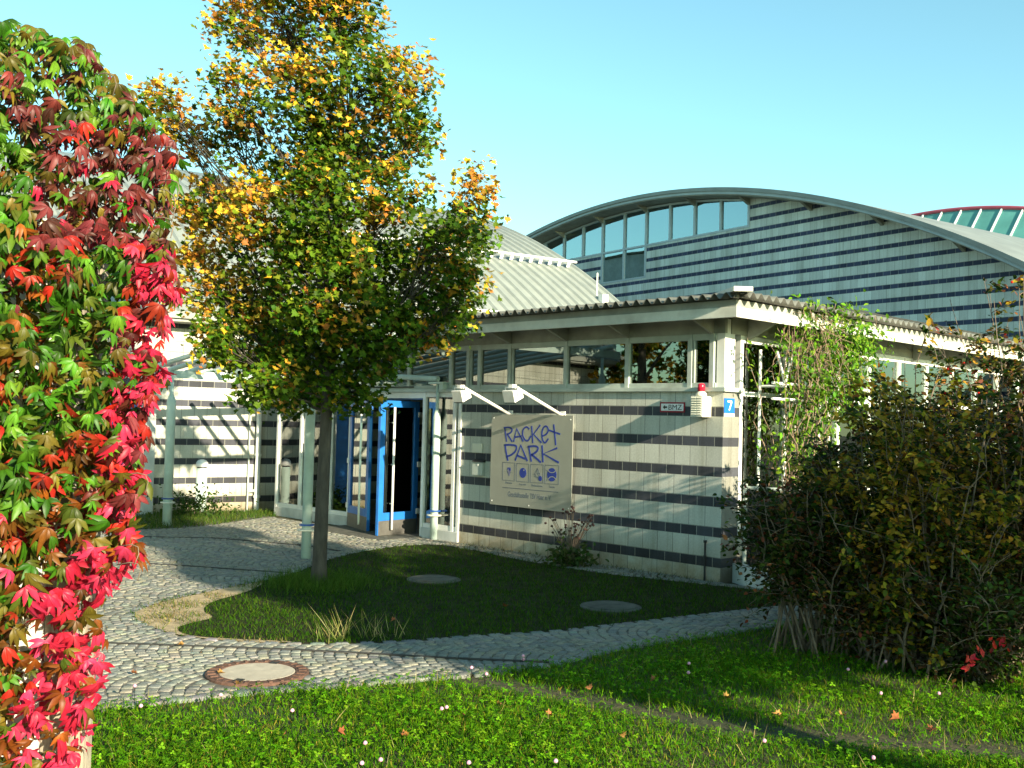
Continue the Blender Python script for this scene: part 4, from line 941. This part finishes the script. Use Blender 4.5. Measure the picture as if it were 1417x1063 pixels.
# ---- generic shrub: arching stems with leaves along their upper part
def shrub(name, base, h, spread, nst, nleaf, lsize, pal, wts, label, lean=(0, 0), low=.25, tpl=None, berries=0, stemr=.012, flat=1.0, cat='shrub', group=None):
    o = empty(name, (base[0], base[1], 0), 0, label=label, cat=cat, group=group); st = MB(); LPs, outs = [], []
    per_ = max(1, nleaf//nst)
    for k in range(nst):
        a = rng.uniform(0, 2*math.pi); d = np.array([math.cos(a), math.sin(a)*flat]); rho = rng.random()**.55
        hh = h*(1-.38*rho**2)*rng.uniform(.68, 1.02); sp_ = spread*rho
        b0 = np.array([*(rng.normal(0, .16*spread, 2)), 0]); tip_ = np.array([*(d*sp_+np.array(lean)*hh/h), hh]); mid = np.array([*(d*sp_*.55+np.array(lean)*.3), hh*.62])
        c = bez(b0, mid, tip_, 9); c = [p+rng.normal(0, .025, 3)*(i > 0) for i, p in enumerate(c)]; st.tube(c, list(np.linspace(stemr*rng.uniform(.6, 1.2), .0025, 9)), 5)
        c = np.array(c); nt_ = 9
        for j in range(nt_):
            t = rng.uniform(low, 1); i0 = t*8; p = c[int(i0)]+(c[min(int(i0)+1, 8)]-c[int(i0)])*(i0 % 1); e = p+rng.normal(0, 1, 3)*np.array([.2, .2, .13])*(1.25-t*.5)*(spread/.9)**.5+np.array([0, 0, .06])
            st.tube(bez(p, (p+e)/2+np.array([0, 0, .03]), e, 4), [.004, .0035, .003, .0015], 4, cap=False)
            n = per_//nt_+1; tt = rng.uniform(.15, 1.08, n)[:, None]; L = p+(e-p)*tt+rng.normal(0, .035, (n, 3)); LPs.append(L); outs.append(np.repeat((e-p)[None], n, 0))
    st.build('stems', m_twig, o, smooth=True); L = np.concatenate(LPs); N = len(L); L[:, 2] = np.maximum(L[:, 2], .04)
    patch = np.sin(L[:, 0]*5.1+L[:, 2]*3)+np.sin(L[:, 2]*4.3-L[:, 1]*3.1); C = pick(pal, N, wts, .25); 
    leaves('foliage', tpl or SMALL, L, rng.uniform(.65, 1.25, N)*lsize, C, m_leaf, o, up=(.1, -.15, 1), updev=.65, out=unit(np.concatenate(outs))*1.2)
    if berries:
        v = np.array([(1, 0, 0), (-1, 0, 0), (0, 1, 0), (0, -1, 0), (0, 0, 1), (0, 0, -1)]); f = [(0, 2, 4), (2, 1, 4), (1, 3, 4), (3, 0, 4), (2, 0, 5), (1, 2, 5), (3, 1, 5), (0, 3, 5)]
        q = L[(L[:, 2] > .55*h)]; q = q[rng.choice(len(q), berries)]+np.array([0, -.03, -.03]); rr = np.repeat(np.eye(3)[None], berries, 0)
        scatter('berries', v, f, q, rr, np.full(berries, .014), pick([(.6, .03, .015)], berries), m_leaf, o, smooth=True, kind='stuff')
    return o
DK = [(.02, .045, .006), (.035, .06, .008), (.06, .035, .010), (.035, .02, .008)]
YB = [(.40, .28, .03), (.26, .21, .02), (.46, .27, .03), (.13, .15, .012), (.22, .10, .02)]
RB = [(.20, .06, .03), (.26, .10, .035), (.10, .10, .02), (.05, .08, .012)]
g_ = lambda x, y: gnd(x, y)[:2]
shrub('twiggy_shrub', g_(1115, 903), 2.1, .85, 40, 7600, .058, DK+RB, (4, 4, 1, 1, 1, 1, 2, 3), 'dark twiggy shrub with bare lower stems nearest the corner of the wall', low=.3, stemr=.013)
shrub('yellowing_shrub', g_(1270, 925), 3.0, 1.0, 60, 17000, .062, YB+DK, (4.5, 4, 3.2, 3.5, 1.5, 3, 3, 1, .8), 'tall shrub with yellow brown leaves in the sun before the side windows', low=.12, lean=(-.02, .1))
shrub('rose_hip_shrub', g_(1410, 915), 3.55, 1.05, 60, 16000, .06, DK+RB+YB[:3], (4, 4, 1, 1, 1, 1, 2, 2, 1, 1, 1), 'tall dark rose shrub with red hips at the right edge of the picture', berries=70, low=.1)
shrub('reddish_shrub', g_(1185, 880), 2.35, .85, 44, 10500, .056, RB+DK, (2, 1.5, 2, 2, 3, 3, 1, 1), 'reddish brown shrub between the twiggy shrub and the yellowing one', low=.12)
shrub('green_shrub', g_(1330, 868), 2.75, 1.05, 48, 13000, .062, DK+[(.07, .12, .02), (.16, .16, .03)], None, 'green leafy shrub standing behind the yellowing one', low=.06)
shrub('low_leafy_bush', g_(1340, 938), 1.2, .95, 44, 7500, .055, DK+[(.08, .14, .02)], None, 'low green bush with bare twigs at the foot of the tall shrubs', low=.06)
shrub('low_twig_bush', g_(1215, 915), 1.15, .8, 40, 5200, .05, DK+RB, None, 'low tangle of bare twigs and few leaves under the yellowing shrub', low=.15)
shrub('dense_bush', (5.9, 8.9), 3.0, 1.1, 40, 8000, .066, DK+YB, None, 'bushy shrub beyond the right edge of the picture', low=.1)
shrub('dense_bush', (6.6, 11.5), 2.6, 1.1, 34, 5000, .066, DK+RB, None, 'bushy shrub close to the side windows at the far right', low=.1)
# red creeper sprays in the shrub
sprig = empty('red_creeper_sprays', (*g_(1340, 930), 0), 0, label='few bright red creeper leaves trailing under the tall shrubs', cat='creeper')
P = np.concatenate([np.array([dep(x, y, 8.0) for x, y in zip(rng.normal(1343, 7, 12), rng.uniform(890, 925, 12))]), np.array([dep(x, y, 8.1) for x, y in zip(rng.normal(1384, 9, 9), rng.uniform(875, 900, 9))])])
b0 = np.array([*g_(1340, 930), 0])
leaves('foliage', OVAL, P-b0, rng.uniform(.05, .08, len(P)), pick([(.65, .025, .05), (.55, .04, .03)], len(P)), m_leafc, sprig, up=(0, -1, .4), updev=.4, drop=1.2)
MB().tube(bez((0, 0, 0), (.1, -.1, .3), P[3]-b0, 5), .004, 4).tube(bez((0, 0, 0), (.3, 0, .35), P[15]-b0, 5), .004, 4).build('stems', m_twig, sprig)
# climbing plant on the trellis
cl = empty('climbing_plant', PAV.wor(.4, .9, 0), 0, label='climbing plant of brown stems and fresh leaves hanging from the eaves at the wall corner', cat='climber'); b0 = PAV.wor(.4, .9, 0)
st = MB(); LPs = []
for k in range(46):
    y0, y1 = rng.uniform(.5, 1.6), rng.normal(1.35, .45); z1 = rng.uniform(2.7, 3.65); x1 = rng.uniform(.25, .72)
    a, c = PAV.wor(rng.uniform(.25, .6), y0, rng.uniform(0, 1.6)), PAV.wor(x1, y1, z1); m_ = (a+c)/2+rng.normal(0, .3, 3)+np.array([0, 0, .5]); pts = bez(a-b0, m_-b0, c-b0, 10)
    pts = [p+rng.normal(0, .045, 3) for p in pts]; st.tube(pts, list(np.linspace(.008, .003, 10)), 4); pts = np.array(pts)
    n = int(rng.uniform(30, 60)); i_ = rng.integers(2, 10, n); L = pts[i_]+rng.normal(0, .085, (n, 3)); LPs.append(L)
for k in range(130):
    a = PAV.wor(rng.normal(.55, .1), rng.normal(1.35, .35), rng.uniform(3.0, 3.6)); c = a+np.array([rng.normal(0, .2), rng.normal(0, .2), -rng.uniform(.2, .8)]); st.tube(bez(a-b0, (a+c)/2-b0+rng.normal(0, .12, 3), c-b0, 6), .0035, 4)
for k in range(60):
    a = PAV.wor(rng.normal(.6, .1), rng.normal(1.95, .34), rng.uniform(2.3, 3.45)); LPs.append(a-b0+rng.normal(0, 1, (38, 3))*np.array([.13, .13, .14]))
for k in range(40):
    a = PAV.wor(rng.normal(.6, .1), rng.normal(1.1, .4), rng.uniform(1.2, 3.62)); LPs.append(a-b0+rng.normal(0, 1, (14, 3))*np.array([.1, .1, .08]))
st.build('stems', M('pale_brown_stem', (.26, .18, .12), .85, .3, 12), cl, smooth=True); L = np.concatenate(LPs)
leaves('foliage', OVAL, L, rng.uniform(.05, .10, len(L)), pick([(.11, .26, .012), (.07, .18, .010), (.18, .30, .02), (.05, .09, .01)], len(L)), m_leaf, cl, up=(.5, -.5, .5), updev=.5, drop=.9)
# dry seed head plant before the sign wall
b0 = np.array([*g_(788, 786), 0]); sh_ = empty('seed_head_plant', b0, 0, label='dry plant with dark seed heads growing at the foot of the sign wall', cat='plant'); st = MB(); hd_ = MB()
for k in range(34):
    a = rng.uniform(0, 6.28); hh = rng.uniform(.35, .85); e = np.array([math.cos(a)*rng.uniform(.03, .34), math.sin(a)*.12, hh]); st.tube(bez((math.cos(a)*.04, math.sin(a)*.04, 0), (e[0]*.3, e[1]*.3, hh*.6), e, 6), .004, 4)
    for j in range(rng.integers(1, 3)): q = e+rng.normal(0, .035, 3)*(j > 0); hd_.lathe(q-np.array([0, 0, .015]), [(.004, 0), (.017, .008), (.02, .018), (.012, .03), (.002, .033)], 7)
st.build('stems', m_twig, sh_, smooth=True); hd_.build('seed_heads', M('dark_seed_head', (.06, .03, .025), .9, .3, 30), sh_, kind='stuff')
L = rng.normal(0, 1, (500, 3))*np.array([.15, .07, .09])+np.array([0, 0, .14]); L[:, 2] = np.abs(L[:, 2])
leaves('foliage', SMALL, L, rng.uniform(.05, .1, 500), pick([(.05, .10, .02), (.08, .10, .03)], 500), m_leaf, sh_, up=(0, -.3, .6), updev=.8, drop=-.6)
# low dark bush by the bollard
b0 = np.array([*g_(268, 716), 0]); wb = empty('low_weed_clump', b0, 0, label='low dark green weed clump between the canopy post and the bollard', cat='plant')
L = rng.normal(0, 1, (900, 3))*np.array([.32, .16, .16])+np.array([0, 0, .2]); L[:, 2] = np.abs(L[:, 2])
leaves('foliage', SMALL, L, rng.uniform(.05, .09, 900), pick([(.03, .07, .012), (.05, .10, .015)], 900), m_leaf, wb, updev=.8); MB().tube([(0, 0, 0), (.05, 0, .35)], .01, 5).tube([(.1, 0, 0), (.2, .05, .5)], .006, 5).build('stems', m_twig, wb)

# ---- trees outside the frame that throw the long shadows and show in the window reflections
LV = np.array([math.sin(R(SUN_AZ))*-1, -math.cos(R(SUN_AZ)), 0]); RV_ = np.array([LV[1], -LV[0], 0])
def tree(name, P, spec, nl, lsize, pal, label, trunk_r=.14):
    o = empty(name, (P[0], P[1], 0), 0, label=label, cat='tree'); wd_ = MB(); zt__ = max(z for _, _, z, _ in spec)
    wd_.tube([(0, 0, -.05), (.02, 0, zt__*.35), (0, .03, zt__*.7), (.03, 0, zt__)], [trunk_r*1.2, trunk_r, trunk_r*.6, .02], 10); LPs = []
    tot = sum(r**2 for *_, r in spec)
    for x, y, z, r in spec:
        c = np.array([x, y, z]); wd_.tube(bez((0, 0, max(.8, z-r*1.5)), (x*.4, y*.4, z-r*.6), c, 6), list(np.linspace(trunk_r*.35, .01, 6)), 6); n = int(nl*r*r/tot); kc = max(4, n//36)
        cc = c+unit(rng.normal(0, 1, (kc, 3)))*(rng.random((kc, 1))**.5)*r; LPs.append(cc[rng.integers(0, kc, n)]+rng.normal(0, .15*r**.5, (n, 3)))
    wd_.build('trunk', m_bark, o, smooth=True); L = np.concatenate(LPs)
    leaves('crown', MAPLE, L, rng.uniform(.8, 1.3, len(L))*lsize, pick(pal, len(L)), m_leaf, o, updev=.7); return o
def beam(s_, q): return LV*q+RV_*s_
AUT = GREEN+YEL[:3]+MID
def spec_sz(s0, q0, items):      # items: (s, hz, r): spheres placed so that their shade falls on that beam
    P = beam(s0, q0); out = []
    for s_, hz_, r in items: d = RV_*(s_-s0); out.append((d[0], d[1], hz_-math.tan(R(SUN_EL))*q0, r))
    return P, out
P, sp_ = spec_sz(5.5, -2.2, [(4.9, 2.6, .5), (5.1, 3.4, .55), (5.65, 2.5, .45), (5.9, 3.2, .75), (5.3, 4.3, .65), (6.2, 4.0, .6), (5.7, 5.0, .5), (4.68, 2.55, .28), (5.3, 2.1, .33), (6.0, 2.15, .38), (4.75, 3.9, .4), (5.4, 5.6, .6), (5.95, 6.2, .55), (5.3, 6.3, .4), (6.3, 5.3, .5), (6.25, 6.8, .35), (5.0, 5.2, .4), (5.4, 4.7, .5), (7.0, 4.3, .4), (6.5, 2.7, .6), (5.5, 3.8, .6)])
tree('shade_tree', P, sp_, 19000, .13, AUT, 'small tree outside the right edge whose shadow falls on the grass island')
P, sp_ = spec_sz(7.8, -2.6, [(6.8, 2.4, .5), (7.3, 3.1, .55), (7.9, 2.5, .65), (8.3, 3.1, .55), (8.9, 2.6, .6), (7.7, 3.5, .45), (7.2, 2.4, .5), (8.4, 2.2, .5), (9.3, 2.9, .5), (6.7, 2.12, .36), (5.65, 1.98, .3), (6.25, 1.98, .3), (6.95, 2.0, .33), (7.6, 1.95, .33), (8.2, 1.9, .3)])
tree('shade_bush_tree', P, sp_, 24000, .13, AUT, 'broad low tree outside the right edge shading the right lawn')
for (x, y, h, lab) in ((-11, 7.5, 6.5, 'autumn tree left of the picture reflected in the high windows'), (-15, 12.5, 8, 'tall autumn tree far left reflected in the high windows')):
    sp_ = [(rng.normal(0, .22*h*.5), rng.normal(0, .22*h*.5), h*rng.uniform(.38, .95), .13*h) for _ in range(12)]
    tree('autumn_tree', (x, y), sp_, 2600, .17, AUT, lab, .18)

# ---- grass
def blades(name, P, hgt, wid, cols, lean=.5, z0=0., **k):
    N = len(P); tv = [(-.5, 0, 0), (.5, 0, 0), (.38, .12, .5), (-.38, .12, .5), (0, .42, 1)]; tf = [(0, 1, 2, 3), (3, 2, 4)]
    a = rng.uniform(0, 2*math.pi, N); rz_ = np.zeros((N, 3, 3)); rz_[:, 0, 0] = np.cos(a); rz_[:, 1, 0] = np.sin(a); rz_[:, 0, 1] = -np.sin(a); rz_[:, 1, 1] = np.cos(a); rz_[:, 2, 2] = 1
    ln = rng.normal(0, lean*.45, (N, 2)); rz_[:, 0, 2] = ln[:, 0]; rz_[:, 1, 2] = ln[:, 1]
    return scatter(name, tv, tf, np.c_[P, np.full(N, z0)], rz_, np.stack([wid, hgt, hgt], 1), cols, m_grass, **k)
def dist_line(P, L):
    d = np.full(len(P), 9.); 
    for a, b in zip(L[:-1], L[1:]):
        ab = b-a; t = np.clip(((P-a)@ab)/(ab@ab), 0, 1); d = np.minimum(d, np.hypot(*(P-a-t[:, None]*ab).T))
    return d
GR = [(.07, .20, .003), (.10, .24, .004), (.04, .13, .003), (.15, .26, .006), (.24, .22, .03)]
lawn_ext = np.concatenate([low[::-1], [[-8, 4.4], [9, 4.4], [12, 9]]])
def sample(poly, n, dens): 
    lo_, hi_ = poly.min(0), poly.max(0); out = []; tot = 0
    while tot < n:
        q = rng.uniform(lo_, hi_, (n*2, 2)); q = q[inside(q, poly)]; q = q[rng.random(len(q)) < dens(q)]; out.append(q); tot += len(q)
    return np.concatenate(out)[:n]
view = lambda q: (np.abs(q[:, 0]) < q[:, 1]*.56+.5)
patchy = lambda q: .55+.45*np.sin(q[:, 0]*2.1+1.3*np.sin(q[:, 1]*1.7))*np.sin(q[:, 1]*2.6+q[:, 0]*.7)
worn = lambda q: np.clip((dist_line(q, WORN)-.02)/.26, .16, 1)
P = sample(lawn_ext, 105000, lambda q: view(q)*np.clip(1.7-q[:, 1]*.11, .15, 1)*worn(q)*np.clip(.45+.55*patchy(q), .25, 1)); N = len(P)
tall = np.clip(.6+.5*patchy(P), .4, 1.2)*np.clip(worn(P)+.15, .3, 1)
o1 = blades('lawn_grass', P, rng.uniform(.03, .085, N)*tall, rng.uniform(.0035, .008, N), pick(GR, N, (4, 3, 4, 2.5, 1.3)), 1.0, kind='stuff', label='lush green lawn of grass and clover in the foreground', cat='grass')
P = sample(lawn_ext, 17000, lambda q: view(q)*np.clip(1.7-q[:, 1]*.11, .15, 1)*worn(q)**2*np.clip(patchy(q)*1.3-.1, .05, 1)); N = len(P)
up_ = unit(np.array([0, -.15, 1])+rng.normal(0, .3, (N, 3)))
scatter('lawn_clover', TREF[0], TREF[1], np.c_[P, rng.uniform(.03, .085, N)], frames(up_, rng.normal(0, 1, (N, 3))), rng.uniform(.013, .026, N), pick([(.07, .21, .003), (.11, .28, .006), (.16, .33, .012), (.04, .13, .003)], N), m_grass, kind='stuff', label='clover leaves spread through the foreground lawn', cat='clover')
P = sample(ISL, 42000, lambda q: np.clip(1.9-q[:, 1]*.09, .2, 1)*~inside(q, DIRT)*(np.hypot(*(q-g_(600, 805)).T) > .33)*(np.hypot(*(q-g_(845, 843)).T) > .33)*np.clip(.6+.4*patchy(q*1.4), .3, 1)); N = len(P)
blades('island_grass', P, rng.uniform(.025, .075, N), rng.uniform(.005, .011, N), pick([(.03, .09, .003), (.045, .12, .004), (.07, .12, .008), (.025, .065, .003)], N), 1.0, kind='stuff', label='short grass on the island round the maple, coloured darker to suggest shade', cat='grass')  # greens darker than the lawn: island shade is put into the blade colour
tb = np.array(TB[:2]); P = np.concatenate([tb+rng.normal(0, .3, (2600, 2)), g_(465, 885)+rng.normal(0, .09, (70, 2)), g_(525, 885)+rng.normal(0, .12, (40, 2))]); N = len(P)
hh = rng.uniform(.07, .22, N); hh[2600:] *= 1.3; cc = pick([(.06, .12, .014), (.08, .15, .02)], N); cc[2600:] = pick([(.38, .33, .14), (.20, .24, .06)], N-2600)
blades('trunk_tall_grass', P, hh, rng.uniform(.005, .009, N), cc, .9, kind='stuff', label='longer grass tufts round the foot of the maple', cat='grass')
P = sample(WEED, 5000, lambda q: np.ones(len(q))); N = len(P)
blades('verge_grass', P, rng.uniform(.04, .14, N), rng.uniform(.008, .014, N), pick([(.04, .09, .012), (.07, .14, .02), (.12, .15, .03)], N), .9, kind='stuff', label='grassy verge at the foot of the sunlit banded wall', cat='grass')
P = np.concatenate([PAV.wor(x, y, 0)[None, :2] for x, y in zip(rng.uniform(-4.9, .1, 900), -np.abs(rng.normal(0, .22, 900))-.02)]); N = len(P)
blades('wall_foot_weeds', P, rng.uniform(.02, .09, N), rng.uniform(.005, .01, N), pick([(.06, .10, .02), (.16, .14, .05), (.10, .09, .03)], N), 1., kind='stuff', label='sparse weeds along the foot of the sign wall', cat='weeds')
P = sample(DIRT, 900, lambda q: np.clip(patchy(q*2.3)*1.2-.35, .03, 1)); N = len(P)
blades('bare_patch_tufts', P, rng.uniform(.015, .05, N), rng.uniform(.005, .01, N), pick([(.07, .12, .01), (.18, .16, .05), (.26, .2, .09)], N), 1.2, z0=.026, kind='stuff', label='thin tufts on the sandy bare patch of the island', cat='grass')
# weeds in the paving joints
P = pp[rng.choice(len(pp), 5200)]+rng.normal(0, .05, (5200, 2)); kk_ = (np.sin(P[:, 0]*1.3)+np.sin(P[:, 1]*1.7+P[:, 0]*.5)) > .5; P = P[kk_]; N = len(P)
blades('joint_weeds', P, rng.uniform(.008, .028, N), rng.uniform(.006, .012, N), pick([(.07, .11, .02), (.14, .12, .05)], N), 1.2, z0=.018, kind='stuff', label='tiny weeds in the joints of the cobbles', cat='weeds')
# clover flowers, dry stalks
P = sample(lawn_ext, 42, lambda q: view(q)*worn(q)*(q[:, 1] < 9)); mb = MB(); mb2 = MB()
for k, (x, y) in enumerate(P):
    h = rng.uniform(.07, .16); mb2.tube([(x, y, 0), (x+rng.normal(0, .01), y, h)], .0016, 4); mb.lathe((x, y, h-.004), [(.004, 0), (.012, .006), (.013, .014), (.007, .022), (.001, .024)], 8)
mb.build('clover_flowers', M('pink_clover', (.55, .28, .40), .8, .2, 40), kind='stuff', label='small pink clover flower heads dotted over the lawn', cat='flowers'); mb2.build('clover_stalks', m_grass, kind='stuff', label='thin stalks of the clover flowers in the lawn', cat='stalks')
P = sample(lawn_ext, 420, lambda q: view(q)*(q[:, 1] < 9.5)); N = len(P)
blades('dry_stalks', P, rng.uniform(.06, .17, N), rng.uniform(.003, .006, N), pick([(.42, .36, .16), (.3, .28, .1)], N), 1.1, kind='stuff', label='dry straw coloured stalks standing in the lawn', cat='stalks')
# fallen leaves
m_fall = attrmat('dry_leaf', .8, 30, .3)
fpx = [(560, 1030), (470, 1025), (760, 1000), (815, 962), (640, 1000), (905, 950), (1075, 1000), (1240, 1005), (1165, 1000), (690, 985), (390, 1030), (305, 940), (185, 940), (545, 865), (700, 845), (330, 955), (860, 1030), (1005, 975), (1290, 1022), (250, 900)]
for k, (x, y) in enumerate(fpx):
    p = gnd(x, y); v, f = MAPLE; s_ = rng.uniform(.05, .075); a = rng.uniform(0, 6.28)
    V = [(s_*q[0], s_*q[1], s_*(q[2]*1.6+.35*q[0]*q[0])) for q in v]; V = [(q[0]*math.cos(a)-q[1]*math.sin(a), q[0]*math.sin(a)+q[1]*math.cos(a), q[2]) for q in V]
    o = raw_mesh('fallen_leaf', V, [np.array(f)], m_fall, np.repeat(pick([(.36, .13, .04), (.28, .09, .03), (.42, .22, .06)], 1), len(V), 0)); o.location = (p[0], p[1], .05 if not inside(np.array([p[:2]]), PAVED)[0] else .045); o.rotation_euler = (rng.normal(0, .25), rng.normal(0, .25), 0)
    tag(o, 'dry brown fallen leaf lying on the lawn or cobbles', 'fallen leaf', 'fallen leaves')

for o in bpy.data.objects:
    if 'b' in o: del o['b']
